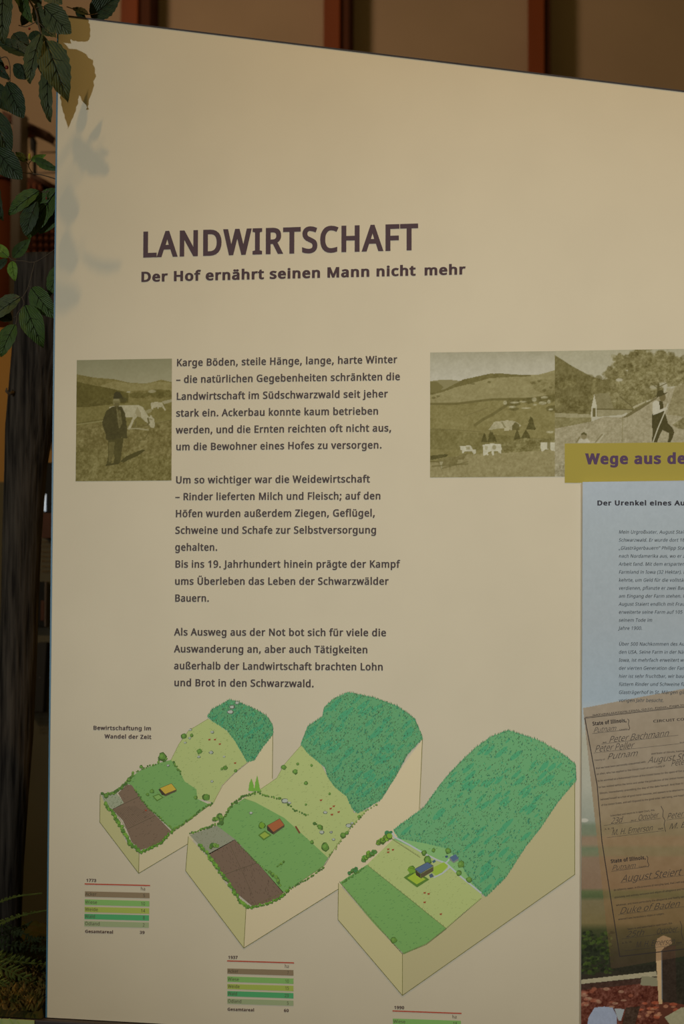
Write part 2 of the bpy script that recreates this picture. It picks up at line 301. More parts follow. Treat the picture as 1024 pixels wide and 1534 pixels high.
 48: (229, [[210,144,204,81,198,56,188,35,175,18,158,6,138,-2,114,-4,85,0,61,14,43,35,30,64,22,101,20,144,22,187,29,223,41,252,59,273,84,286,114,291,144,286,168,273,186,252,199,223,207,187], [55,144,56,108,61,78,68,55,80,39,95,29,114,26,134,29,149,39,160,55,168,78,173,108,174,144,173,179,168,209,160,231,149,248,134,257,114,261,95,257,80,248,68,231,61,209,56,179]]),
 49: (229, [[142,0,108,0,108,200,108,220,109,235,109,249,98,239,85,227,54,202,36,226,113,286,142,286]]),
 50: (229, [[209,0,19,0,19,29,94,105,131,144,153,177,159,194,161,212,157,233,147,248,131,257,110,260,91,258,74,253,41,233,22,257,47,274,76,286,110,290,135,288,156,281,173,270,186,255,194,236,197,214,195,192,188,172,177,153,162,133,123,93,64,34,64,32,209,32]]),
 51: (229, [[198,219,196,201,190,186,182,173,170,163,155,156,138,151,138,149,168,142,190,128,202,107,206,81,204,58,195,37,180,20,159,7,131,-1,97,-4,55,-1,18,12,18,45,57,31,97,26,130,29,153,41,165,59,170,82,167,98,160,111,149,121,133,128,113,131,89,133,62,133,62,163,90,163,112,164,129,170,143,178,153,189,160,202,162,217,158,235,148,249,131,258,109,261,82,258,59,249,37,237,20,261,37,272,58,281,82,288,109,290,148,285,176,270,192,247]]),
 52: (229, [[221,65,180,65,180,0,146,0,146,65,8,65,8,95,143,288,180,288,180,97,221,97], [146,187,146,206,146,222,147,237,148,250,146,250,138,234,129,219,43,97,146,97]]),
 53: (229, [[110,176,138,173,161,166,180,153,195,137,204,116,206,91,203,64,194,40,178,21,157,7,131,-1,99,-4,58,0,25,12,25,45,60,31,100,26,120,28,137,33,151,41,162,53,168,69,170,88,166,113,153,131,131,142,99,146,73,144,50,140,32,151,43,286,186,286,186,254,73,254,66,171,85,174]]),
 54: (229, [[22,122,25,171,37,217,47,237,61,255,77,270,98,281,123,288,153,290,172,289,188,287,188,257,172,260,154,261,129,259,108,252,91,241,79,227,70,210,63,190,57,146,60,146,75,163,97,175,128,179,151,177,171,169,188,156,200,139,208,118,211,92,208,65,199,41,186,22,168,8,146,-1,119,-4,100,-2,81,4,65,13,50,27,38,45,29,66,24,92], [119,26,142,30,160,42,172,63,176,92,172,117,162,136,144,148,120,152,103,150,87,144,75,135,66,124,60,112,58,99,62,73,73,49,92,32,105,27]]),
 55: (229, [[55,0,172,254,18,254,18,286,210,286,210,259,93,0]]),
 56: (229, [[114,290,138,288,159,282,176,273,189,259,197,242,200,222,198,206,193,192,173,169,146,152,178,133,191,121,201,108,207,92,209,74,206,52,198,33,184,17,165,6,142,-2,115,-4,87,-2,63,5,44,16,31,31,22,50,20,73,22,91,28,107,37,120,50,132,79,150,54,168,35,191,31,206,29,222,32,242,40,259,53,273,71,282,91,288], [54,73,58,53,69,38,88,28,115,24,140,28,159,38,171,54,175,74,173,87,167,98,147,117,115,133,108,135,79,119,60,99,56,87], [114,262,94,259,78,251,67,238,63,221,65,207,70,196,89,179,116,165,141,178,159,196,164,207,165,221,162,238,151,251,135,259]]),
 57: (229, [[209,164,205,115,193,70,183,49,170,31,153,17,132,5,107,-2,77,-4,58,-3,41,0,41,30,58,26,76,25,102,27,122,34,139,45,152,59,161,76,167,96,173,140,170,140,155,123,133,111,102,107,79,110,59,117,43,130,30,147,23,168,20,194,23,222,31,245,45,265,63,279,86,287,111,290,131,288,150,282,166,273,180,259,192,241,201,220,207,194], [111,261,89,257,71,244,59,223,55,194,58,169,68,151,85,139,110,135,128,137,143,143,156,151,165,162,171,175,173,187,169,213,158,237,138,254,126,259]]),
 228: (225, [[115,219,150,214,174,201,188,179,192,146,192,0,167,0,160,30,158,30,139,11,117,0,86,-4,68,-2,52,3,38,11,27,24,21,40,18,60,25,88,44,109,76,123,121,128,158,130,158,142,155,165,146,180,132,187,113,190,81,185,53,174,42,200,75,213], [126,104,92,100,70,91,59,77,55,59,58,44,66,33,79,27,94,24,119,28,140,39,153,59,158,86,158,105], [57,273,58,282,62,288,75,293,89,288,93,282,94,273,93,264,89,258,75,253,62,258,58,264], [132,273,133,282,137,288,150,293,164,288,168,282,169,273,168,264,164,258,150,253,137,258,133,264]]),
 246: (243, [[221,108,219,83,214,60,205,41,194,25,179,13,162,3,142,-2,121,-4,100,-2,81,3,65,13,50,25,38,41,29,60,24,83,22,108,25,141,34,168,49,190,69,206,93,216,122,219,149,216,173,206,193,190,208,168,218,141], [59,108,60,84,65,64,74,47,86,35,102,28,121,25,141,28,157,35,169,47,178,64,183,84,184,108,183,132,178,152,169,168,157,179,141,187,121,189,93,184,73,168,62,142], [65,273,67,282,71,288,84,293,97,288,102,282,103,273,102,264,97,258,84,253,71,258,67,264], [141,273,142,282,146,288,159,293,172,288,177,282,178,273,177,264,172,258,159,253,146,258,142,264]]),
 252: (248, [[214,215,214,0,185,0,180,28,178,28,160,10,137,-1,110,-4,86,-2,67,4,51,15,40,30,34,49,32,74,32,215,67,215,67,77,70,54,79,38,94,28,115,25,137,28,153,34,165,45,173,61,177,80,178,103,178,215], [68,273,69,282,73,288,87,293,100,288,104,282,105,273,104,264,100,258,87,253,73,258,69,264], [143,273,144,282,149,288,162,293,175,288,179,282,180,273,179,264,175,258,162,253,149,258,144,264]]),
 196: (256, [[219,0,184,89,71,89,36,0,0,0,112,287,144,287,256,0], [141,207,137,219,132,236,128,250,123,234,119,219,115,207,83,121,173,121], [71,344,73,353,77,359,90,364,103,359,108,353,109,344,108,336,103,329,90,324,77,329,73,336], [147,344,148,353,152,359,165,364,178,359,183,353,184,344,183,336,178,329,165,324,152,329,148,336]]),
 214: (313, [[289,144,287,112,280,83,270,58,255,36,237,19,214,6,187,-1,157,-4,125,-1,98,7,75,19,57,37,43,58,32,83,26,112,24,144,28,185,39,221,57,250,83,272,116,286,157,291,197,286,229,272,255,251,274,221,285,185], [63,144,65,110,73,81,85,58,104,41,127,31,157,27,186,31,210,41,228,58,241,81,248,110,251,144,245,192,228,228,210,245,187,256,157,259,128,256,104,245,85,228,73,205,65,177], [101,344,102,353,106,359,119,364,133,359,137,353,138,344,137,336,133,329,119,324,106,329,102,336], [176,344,177,353,181,359,194,364,208,359,212,353,213,344,212,336,208,329,194,324,181,329,177,336]]),
 220: (293, [[257,101,254,73,245,48,229,26,208,10,180,-1,145,-4,112,-1,85,9,64,25,48,47,39,72,36,102,36,286,72,286,72,101,77,70,91,47,114,32,147,27,171,30,189,37,204,48,213,63,219,81,221,101,221,286,257,286], [91,344,92,353,96,359,109,364,123,359,127,353,128,344,127,336,123,329,109,324,96,329,92,336], [166,344,167,353,171,359,184,364,198,359,202,353,203,344,202,336,198,329,184,324,171,329,167,336]]),
 223: (253, [[209,247,208,235,204,224,190,205,173,191,159,179,153,165,156,156,166,145,188,130,213,110,229,89,234,76,235,61,233,41,226,24,214,12,199,3,181,-2,160,-4,127,0,102,10,102,41,118,33,138,27,159,24,178,27,191,34,198,45,200,59,197,76,185,91,163,107,137,127,123,144,119,163,120,175,124,184,138,200,155,213,168,227,172,235,174,245,170,260,159,270,143,276,123,277,96,274,85,268,77,261,71,249,69,234,69,0,34,0,34,234,37,258,46,277,59,290,77,300,99,305,123,307,147,305,168,300,185,292,198,280,207,266]]),
 46: (107, [[29,22,31,34,36,43,44,47,53,49,63,47,71,43,77,34,79,22,77,9,71,1,63,-4,53,-6,44,-4,36,1,31,9]]),
 44: (107, [[77,42,68,12,56,-21,43,-52,16,-52,24,-19,31,15,36,47,74,47]]),
 59: (107, [[73,42,64,12,52,-21,39,-52,12,-52,18,-28,24,-2,29,24,33,47,71,47], [28,193,30,206,35,215,43,219,53,221,62,219,70,215,76,206,78,193,76,181,70,172,62,168,53,166,43,168,35,172,30,181]]),
 58: (107, [[29,22,31,34,36,43,44,47,53,49,63,47,71,43,77,34,79,22,77,9,71,1,63,-4,53,-6,44,-4,36,1,31,9], [29,193,31,206,36,215,44,219,53,221,63,219,71,215,77,206,79,193,77,181,71,172,63,168,53,166,44,168,36,172,31,181]]),
 8211: (200, [[16,92,16,123,184,123,184,92]]),
 45: (129, [[16,92,16,123,113,123,113,92]]),
 40: (120, [[16,110,18,142,22,174,30,205,42,234,57,261,75,286,108,286,84,247,66,203,55,157,52,110,53,79,58,49,66,19,77,-10,91,-37,108,-63,75,-63,57,-39,42,-12,30,17,22,47,18,78]]),
 41: (120, [[104,110,103,78,98,47,90,17,79,-12,64,-39,45,-63,12,-63,29,-37,43,-10,54,19,62,49,67,79,69,110,67,142,62,173,54,203,43,233,29,260,12,286,45,286,64,261,79,234,90,205,98,174,103,142]]),
 8222: (167, [[147,42,138,12,125,-21,112,-52,86,-52,94,-19,101,15,106,47,144,47], [73,42,63,12,51,-21,38,-52,12,-52,18,-28,23,-2,28,24,32,47,70,47]]),
 8220: (144, [[139,286,132,253,124,219,119,188,81,188,78,192,87,223,100,255,113,286], [65,286,57,253,50,219,45,188,7,188,5,192,14,223,26,255,39,286]]),
 32: (104, []),
}
_gc = {}
def glyph(ch, w):
    """triangles of a letter, its outline thickened outward by w (500 units = 1 em)"""
    key = (ch, w)
    if key in _gc: return _gc[key]
    adv, raw = GLYPHS.get(ord(ch), GLYPHS[45]); adv = adv + 1.6 * w
    cons = [[(c[i], c[i + 1]) for i in range(0, len(c), 2)] for c in raw]
    out = []
    if cons:
        big = max(cons, key=lambda c: abs(sum(c[i][0]*c[(i+1)%len(c)][1] - c[(i+1)%len(c)][0]*c[i][1] for i in range(len(c)))))
        sg = 1 if sum(big[i][0]*big[(i+1)%len(big)][1] - big[(i+1)%len(big)][0]*big[i][1] for i in range(len(big))) > 0 else -1
        for c in cons:
            n = len(c); q = []
            for i in range(n):
                a, b, d = c[i-1], c[i], c[(i+1) % n]
                e1 = Vector((b[0]-a[0], b[1]-a[1])).normalized(); e2 = Vector((d[0]-b[0], d[1]-b[1])).normalized()
                n1 = Vector((e1.y, -e1.x)) * sg; n2 = Vector((e2.y, -e2.x)) * sg
                h = n1 + n2
                h = n1 if h.length < 0.3 else h.normalized() / max(0.55, h.normalized().dot(n1))
                q.append(Vector((b[0] + h.x * w + 0.8 * w, b[1] + h.y * w * 0.75, 0)))
            out.append(q)
    tri = []; flat = []
    if cons:
        segs = []; vv = []; ee = []
        for q in out:
            n = len(q); m = len(vv); vv += [Vector((p.x, p.y)) for p in q]
            ee += [(m + i, m + (i + 1) % n) for i in range(n)]
            segs += [(q[i].x, q[i].y, q[(i + 1) % n].x, q[(i + 1) % n].y) for i in range(n)]
        V2, _, F2, *_r = delaunay_2d_cdt(vv, ee, [], 0, 1e-4)
        for t in F2:
            cx = sum(V2[i].x for i in t) / 3; cy = sum(V2[i].y for i in t) / 3; wn = 0
            for x1, y1, x2, y2 in segs:
                if (y1 > cy) != (y2 > cy) and cx < (x2 - x1) * (cy - y1) / (y2 - y1) + x1: wn += 1 if y2 > y1 else -1
            if wn: tri.append(tuple(t))
        flat = [Vector((v.x, v.y, 0)) for v in V2]
    _gc[key] = (adv, [(p.x, p.y) for p in flat], [tuple(t) for t in tri])
    return _gc[key]
CAPH = float(max(GLYPHS[72][1][0][1::2]))
def text_width(s, w, track=0):
    x = 0
    for ch in s: x += glyph(ch, w)[0] + track
    return x - track
class Print:
    """a layer of ink on the board: collects letters and flat patches with their colours"""
    def __init__(self, layer=1, base=0.0, k=1.0): self.v = []; self.f = []; self.c = []; self.y = base - 0.0002 - 0.00002 * layer; self.k = k; self.i = 0
    def line(self, s, x0, y0, x1=None, y1=None, cap=10, w=9, col=(68, 58, 52), slant=0.0, sx=1.0, track=0, dirpx=None):
        A = at(x0, y0, self.y); 
        wd = text_width(s, w, track)
        h = (at(x0, y0 - cap, self.y) - A).length / (CAPH + 1.5 * w)
        if x1 is None:
            B = at(x0 + 50, y0 + (dirpx or 0) * 50, self.y)
            U = (B - A).normalized(); su = h * sx
        else:
            B = at(x1, y1 if y1 is not None else y0, self.y); U = (B - A).normalized(); su = (B - A).length / wd
        V = Vector((-U.z, 0, U.x)); col = alb(col, self.k); x = 0
        for ch in s:
            adv, pts, tri = glyph(ch, w); n = len(self.v)
            for (gx, gy) in pts:
                p = A + U * ((x + gx + slant * gy) * su) + V * (gy * h)
                self.v.append((p.x, self.y, p.z)); self.c.append(col)
            self.f += [(a + n, b + n, c + n) for a, b, c in tri]
            x += adv + track
        return self
    def poly(self, pts, col, k=None):
        n = len(self.v); q = [at(x, y, self.y) for x, y in pts]
        yy = self.y - (self.i % 40) * 4.5e-7; self.i += 1
        tri = tessellate_polygon([[Vector((p.x, p.z, 0)) for p in q]])
        c = alb(col, k or self.k)
        self.v += [(p.x, yy, p.z) for p in q]; self.c += [c] * len(q)
        self.f += [tuple(i + n for i in t) for t in tri]
        return self
    def stroke(self, pts, wpx, col):
        for a, b in zip(pts, pts[1:]):
            a = Vector(a); b = Vector(b); d = (b - a)
            if d.length < 1e-6: continue
            d = d.normalized(); nrm = Vector((-d.y, d.x)) * wpx / 2; e = d * wpx * 0.3
            self.poly([tuple(a - e + nrm), tuple(b + e + nrm), tuple(b + e - nrm), tuple(a - e - nrm)], col)
        return self
    def blob(self, x, y, r, col, rng, n=7, ry=None):
        ry = ry or r
        self.poly([(x + math.cos(6.283*i/n) * r * rng.uniform(.75, 1.2), y + math.sin(6.283*i/n) * ry * rng.uniform(.75, 1.2)) for i in range(n)], col)
        return self
    def build(self, name, p, label=None):
        o = obj_from(name, self.v, self.f, INK, p, colors=np.array(self.c, dtype=np.float32))
        # all print faces the reader
        me = o.data
        flip = [pl for pl in me.polygons if pl.normal.y > 0]
        if flip:
            for pl in flip: pl.flip()
            me.update()
        if label: o['label'] = label
        return o
def inside(pt, poly):
    x, y = pt; c = False; n = len(poly)
    for i in range(n):
        x1, y1 = poly[i]; x2, y2 = poly[i-1]
        if (y1 > y) != (y2 > y) and x < (x2 - x1) * (y - y1) / (y2 - y1) + x1: c = not c
    return c
def scatter(poly, n, rng):
    xs = [p[0] for p in poly]; ys = [p[1] for p in poly]; out = []
    for _ in range(n * 6):
        q = (rng.uniform(min(xs), max(xs)), rng.uniform(min(ys), max(ys)))
        if inside(q, poly): out.append(q)
        if len(out) >= n: break
    return out

# ------------------------------------------------------------------ halftone pictures: drawn in numpy, laid as a fine mesh of coloured points
class Canvas:
    def __init__(self, x0, y0, x1, y1, step=1.0, seed=1):
        self.W = int((x1 - x0) / step) + 1; self.H = int((y1 - y0) / step) + 1
        self.X, self.Y = np.meshgrid(np.linspace(x0, x1, self.W), np.linspace(y0, y1, self.H))
        self.a = np.zeros((self.H, self.W, 3)); self.rng = np.random.default_rng(seed)
        self.o = (0, 0, 1)
        self.n1 = self.fbm(3); self.n2 = self.fbm(10); self.n3 = self.fbm(1.4)
    def fbm(self, cell):
        out = np.zeros((self.H, self.W)); amp = 1
        c = cell
        for _ in range(2):
            gh, gw = int(self.H / c) + 3, int(self.W / c) + 3
            g = self.rng.random((gh, gw))
            yy = np.linspace(0, gh - 2.001, self.H); xx = np.linspace(0, gw - 2.001, self.W)
            yi = yy.astype(int); xi = xx.astype(int); fy = (yy - yi)[:, None]; fx = (xx - xi)[None, :]
            v = g[yi][:, xi]*(1-fy)*(1-fx) + g[yi+1][:, xi]*fy*(1-fx) + g[yi][:, xi+1]*(1-fy)*fx + g[yi+1][:, xi+1]*fy*fx
            out += (v - .5) * amp; amp *= .6; c = max(1.2, c / 2)
        return out
    def T(self, pts): ox, oy, s = self.o; return [(ox + x / s, oy + y / s) for x, y in pts]
    def put(self, mask, col, al=1.0, nz=0):
        c = np.array(col, float)[None, None, :] + (self.n1 * nz * 26 + self.n2 * nz * 16 + self.n3 * nz * 16)[..., None]
        m = (mask * al)[..., None]; self.a = self.a * (1 - m) + c * m
    def poly(self, pts, col, al=1.0, nz=0, rough=0):
        p = self.T(pts); X = self.X + self.n1 * rough; Y = self.Y + self.n3 * rough
        c = np.zeros(X.shape, bool)
        for i in range(len(p)):
            x1, y1 = p[i]; x2, y2 = p[i-1]
            if y1 == y2: continue
            c ^= ((y1 > Y) != (y2 > Y)) & (X < (x2 - x1) * (Y - y1) / (y2 - y1) + x1)
        self.put(c.astype(float), col, al, nz)
    def ell(self, cx, cy, rx, ry, col, al=1.0, nz=0, rough=0, soft=0.25):
        (cx, cy), = self.T([(cx, cy)]); rx /= self.o[2]; ry /= self.o[2]
        d = np.hypot((self.X - cx) / rx, (self.Y - cy) / ry) + self.n2 * rough + self.n1 * rough * .6
        self.put(np.clip((1 - d) / soft + .5, 0, 1), col, al, nz)
    def line(self, pts, w, col, al=1.0):
        p = self.T(pts); w /= self.o[2]
        for (x1, y1), (x2, y2) in zip(p, p[1:]):
            L2 = (x2-x1)**2 + (y2-y1)**2 + 1e-9
            t = np.clip(((self.X-x1)*(x2-x1) + (self.Y-y1)*(y2-y1)) / L2, 0, 1)
            d = np.hypot(self.X - x1 - t*(x2-x1), self.Y - y1 - t*(y2-y1))
            self.put(np.clip(w/2 - d + .5, 0, 1), col, al)
    def grad(self, stops, nz=0):
        ys = [s[0] for s in stops]; cs = np.array([s[1] for s in stops], float)
        for i in range(3): self.a[..., i] = np.interp(self.Y, ys, cs[:, i]) + (self.n2 * 12 + self.n1 * 14) * nz
    def build(self, name, p, layer=1, base=0.0, k=1.0, quad=None, tint=None, mask=None):
        y = base - 0.0002 - 0.00002 * layer
        c = np.clip(self.a * np.array(tint or (1, 1, 1)), 2, 250) / 255.0
        c = np.where(c <= .04045, c / 12.92, ((c + .055) / 1.055) ** 2.4) / np.array(ILL) / k
        c = np.clip(c, 0, .95)
        W, H = self.W, self.H
        if quad is None:
            pts = [(self.X[0,0], self.Y[0,0]), (self.X[0,-1], self.Y[0,-1]), (self.X[-1,-1], self.Y[-1,-1]), (self.X[-1,0], self.Y[-1,0])]
        else: pts = quad
        q = [np.array(at(px, py, y) - world_loc(p)) for px, py in pts]
        s = np.linspace(0, 1, W)[None, :, None]; t = np.linspace(0, 1, H)[:, None, None]
        P = (q[0]*(1-s) + q[1]*s)*(1-t) + (q[3]*(1-s) + q[2]*s)*t
        P = P.reshape(-1, 3)
        idx = np.arange(W * H).reshape(H, W)
        F = np.stack([idx[1:, :-1], idx[1:, 1:], idx[:-1, 1:], idx[:-1, :-1]], -1).reshape(-1, 4)
        me = bpy.data.meshes.new(name)
        me.vertices.add(len(P)); me.vertices.foreach_set('co', P.astype(np.float32).ravel())
        me.loops.add(F.size); me.loops.foreach_set('vertex_index', F.astype(np.int32).ravel())
        me.polygons.add(len(F)); me.polygons.foreach_set('loop_start', np.arange(0, F.size, 4, dtype=np.int32))
        me.polygons.foreach_set('loop_total', np.full(len(F), 4, dtype=np.int32))
        me.update(calc_edges=True)
        at_ = me.color_attributes.new('Col', 'FLOAT_COLOR', 'POINT')
        arr = np.ones((W * H, 4), dtype=np.float32); arr[:, :3] = c.reshape(-1, 3)
        at_.data.foreach_set('color', arr.ravel()); me.materials.append(INK)
        o = bpy.data.objects.new(name, me); COL.objects.link(o); parent(o, p)
        return o

# ================================================================== THE SETTING
# back wall of the hall, 4 m behind the board, with upright timbers
WY = 4.0
def px_x(px, py, Y): return at(px, py, Y).x
b = MB(); b.box((-4.2, WY, 0.0), (4.2, WY + 0.1, 5.2)); tag(b.build('wall_back', M['wall']), kind='structure')
b = MB(); b.box((-4.2, -4.0, -0.05), (4.2, WY + 0.1, 0.0)); tag(b.build('floor', M['floor']), kind='structure')
mp4 = MPX(WY)
posts = [(180, 206, 224, 'orange timber upright on the back wall, nearest the leafy twigs'),
         (484, 509, 522, 'orange timber upright on the back wall, above the middle of the board'),
         (790, 815, 823, 'orange timber upright on the back wall, above the right side of the board')]
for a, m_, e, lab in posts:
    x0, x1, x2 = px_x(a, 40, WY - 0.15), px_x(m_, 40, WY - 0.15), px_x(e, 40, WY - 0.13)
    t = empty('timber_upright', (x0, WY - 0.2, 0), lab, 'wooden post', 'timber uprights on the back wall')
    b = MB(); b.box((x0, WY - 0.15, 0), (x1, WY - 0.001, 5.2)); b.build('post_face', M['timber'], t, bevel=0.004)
    b = MB(); b.box((x1, WY - 0.13, 0), (x2, WY - 0.001, 5.2)); b.build('shaded_side', M['timber_dark'], t)  # stands for the post's shaded side, its shade put into the colour

# ------------------------------------------------------------------ russet column and tiled shelter in the hall
cy_ = 3.0
c0, c1 = at(-26, 300, cy_), at(23, 300, cy_)
t = empty('round_column', ((c0.x + c1.x) / 2, cy_, 0), 'russet painted round column behind the leaves at the far left', 'column')
b = MB(); b.tube([(t.location.x, cy_, 0), (t.location.x, cy_, at(0, 262, cy_).z - 0.02)], (c1.x - c0.x) / 2, 32); b.build('shaft', M['column'], t, True)
b = MB(); b.tube([(t.location.x, cy_, at(0, 262, cy_).z - 0.02), (t.location.x, cy_, at(0, 262, cy_).z)], (c1.x - c0.x) / 2 + 0.012, 32); b.build('top_ring', M['timber_dark'], t)
SY = 2.2
def sp(px, py, dy=0.0): 
    v = at(px, py, SY + dy); return (v.x, v.y, v.z)
t = empty('tiled_shelter', (sp(30, 300)[0], SY, 0), 'small timber shelter with a brown tiled roof and grey post behind the log', 'shelter')
def slabpart(name, quad, y0, y1, m, p, bevel=0):
    b = MB(); q = [at(x, y, y0) for x, y in quad]
    b.hexa([(v.x, y0, v.z) for v in reversed(q)] + [(v.x, y1, v.z) for v in reversed(q)])
    return b.build(name, m, p, bevel=bevel)
zb = at(0, 480, SY)
b = MB(); x0, x1 = sp(23, 170)[0], sp(38, 170)[0]; b.box((x0, SY - .03, 0), (x1, SY + .03, sp(30, 172)[2])); b.build('post', M['greymetal'], t, bevel=.004)
slabpart('gable_board', [(4, 165), (36, 178), (72, 197), (68, 206), (50, 200), (20, 186), (2, 175)][0:1] + [(72, 197), (68, 207), (2, 176)], SY + .05, SY + .12, M['brown'], t)
slabpart('gable_trim', [(14, 172), (46, 192), (44, 196), (12, 177)], SY + .02, SY + .05, M['timber_dark'], t)
slabpart('gable_infill', [(16, 190), (52, 197), (46, 205), (16, 203)], SY + .13, SY + .15, M['timber'], t)
for p0, p1, r in (((58, 203), (92, 224), 1.1), ((14, 205), (60, 205), 1.1), ((60, 228.5), (92, 228), 1.2), ((34, 260), (92, 258), 1.3)):
    b = MB(); b.tube([sp(*p0, .16), sp(*p1, .16)], r * MPX(SY), 8); b.build('rail', M['greymetal'], t)
b = MB(); b.tube([sp(49, 205, .1), sp(49, 209, .1), sp(50, 214, .1), sp(50, 224, .1), sp(52, 228, .1), sp(52, 262, .1)], [v * MPX(SY) for v in (2, 5, 6, 5, 3, 3)], 12); b.build('lantern', M['charcoal'], t, True)
# roof: courses of barrel tiles
roof = [(38, 262), (60, 264), (96, 292), (96, 430), (38, 430)]
slabpart('roof_deck', [(38, 266), (58, 264), (58, 430), (38, 430)], SY + .2, SY + .22, M['timber_dark'], t)
slabpart('roof_deck', [(58, 264), (97, 292), (97, 430), (58, 430)], SY + .2, SY + .22, M['timber_dark'], t)
slabpart('roof_verge', [(44, 256), (97, 285), (97, 292), (44, 264)], SY + .1, SY + .2, M['brown'], t)
rng = random.Random(4)
for cx in range(43, 100, 9):
    top = 272 + max(0, (cx - 52)) * .55
    y = 424
    while y > top + 9:
        b = MB(); b.tube([sp(cx, y, .16), sp(cx + rng.uniform(-.3, .3), y - 11.5, .19)], [4.0 * MPX(SY), 3.3 * MPX(SY)], 8); b.build('roof_tile', M['tile'], t)
        y -= 10.5

# ------------------------------------------------------------------ display board standing in the background, behind the log
BY = 1.3
bx0, bx1 = at(-60, 900, BY).x, at(150, 900, BY).x
t = empty('background_display', ((bx0 + bx1) / 2, BY, 0), 'tan and olive display board standing behind the weathered log', 'display board')
zt, zm = at(60, 490, BY).z, at(10, 722, BY).z
b = MB(); b.box((bx0, BY, zm), (bx1, BY + .03, zt)); b.build('upper_panel', M['tan'], t)
b = MB(); b.box((bx0, BY, 0), (bx1, BY + .03, zm)); b.build('lower_panel', M['olive'], t)
def on_board(name, x0, y0, x1, y1, m, thick, p=t, dy=0.0):
    yy = BY - thick - dy
    a, c = at(x0, y0, yy), at(x1, y1, yy)
    b = MB(); b.box((a.x, yy, c.z), (c.x, BY - dy - .0005, a.z)); return b.build(name, m, p, bevel=.001)
# text columns printed on it
pr = Print(1, BY - 0.001, .3)
for i, y in enumerate((813, 820, 828, 835, 842, 850, 857)): pr.line(('Landleben', 'im Tal der', 'Bauern und', 'Hirten im', 'Winter am', 'Hofe seit', 'langem')[i][:9], 62, y, 76, y, cap=3.4, w=14, col=(45, 34, 20))
pr.build('printed_text', t); pr = Print(1, BY - 0.001, .3)
for i in range(8): pr.line(('Der Weg', 'der Heim', 'arbeiter', 'aus dem', 'Dorf und', 'aus den', 'Höfen im', 'Land')[i], 58, 1062 + i * 5.2, 75, 1062 + i * 5.2, cap=3.0, w=12, col=(38, 32, 20))
pr.build('printed_text', t)
e1 = on_board('dark_picture', 60, 532, 110, 661, M['black'], .02, None); e1.name = 'dark_picture'
tag(e1, 'black picture panel between the log and the board, highest of the dark items', 'picture')
e2 = empty('screen', tuple(at(80, 768, BY - .03)), 'glossy black screen behind the log with a bright glint on its side', 'screen')
on_board('casing', 66, 693, 110, 768, M['black'], .03, e2)
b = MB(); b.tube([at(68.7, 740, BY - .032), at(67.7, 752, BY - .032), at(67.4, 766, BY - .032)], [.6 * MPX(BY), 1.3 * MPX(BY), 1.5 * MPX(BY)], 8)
gl = mat('white_glint', (0.9, 0.95, 1.0), 0.2, 0.6); gl.node_tree.nodes['Principled BSDF'].inputs['Emission Color'].default_value = (.75, .88, 1, 1); gl.node_tree.nodes['Principled BSDF'].inputs['Emission Strength'].default_value = .6
b.build('side_glint', gl, e2, True)  # glare on the casing's side, imitated by a glowing white rod
e3 = empty('wooden_box', tuple(at(80, 805, BY - .03)), 'brown wooden box mounted under the black screen', 'box')
on_board('box_body', 62, 768.5, 110, 806, M['brown'], .03, e3); on_board('box_edge', 77.5, 770, 83, 806, M['timber_dark'], .034, e3)
e4 = empty('framed_picture', tuple(at(60, 940, BY - .015)), 'small framed picture peeping out right of the log at mid height', 'picture')
on_board('picture_panel', 40, 871, 67.2, 939, M['black'], .015, e4); on_board('frame_edge', 67.2, 871, 68.4, 939, M['greymetal'], .016, e4); on_board('brown_picture', 61, 900, 66, 930, M['brown'], .0165, e4)
e5 = empty('charcoal_plate', tuple(at(60, 1067, BY - .02)), 'charcoal grey plate with one screw, lowest item right of the log', 'plate')
b = MB(); q = [at(56, 962, BY - .02), at(70, 962, BY - .02), at(64.5, 1067, BY - .02), at(40, 1067, BY - .02)]
b.hexa([(v.x, BY - .02, v.z) for v in reversed(q)] + [(v.x, BY - .0006, v.z) for v in reversed(q)]); b.build('plate_face', M['charcoal'], e5, bevel=.001)
b = MB(); v = at(59.5, 1015, BY - .021); b.tube([v, v + Vector((0, .004, 0))], .0012, 10); b.build('screw', M['greymetal'], e5)

# ================================================================== PLINTH, BED
PX0, PX1 = -0.62, 0.98
def plane_z(px, py, Y=0.0): return at(px, py, Y).z
zl = at(75, 1524.5, 0)                    # foot of the board at its left corner
zr = at(520, 1549, 0)
sl = (zr.z - zl.z) / (zr.x - zl.x)
def foot(x): return zl.z + (x - zl.x) * sl
pl = empty('plinth', (0.2, 0.2, 0), 'dark plinth carrying the big cream board and the fern bed', 'plinth')
b = MB(); b.hexa([(PX0, -.012, 0), (PX1, -.012, 0), (PX1, .55, 0), (PX0, .55, 0), (PX0, -.012, foot(PX0) - .001), (PX1, -.012, foot(PX1) - .001), (PX1, .55, foot(PX1) - .001), (PX0, .55, foot(PX0) - .001)])
b.build('plinth_body', M['dark_rail'], pl, bevel=.002)
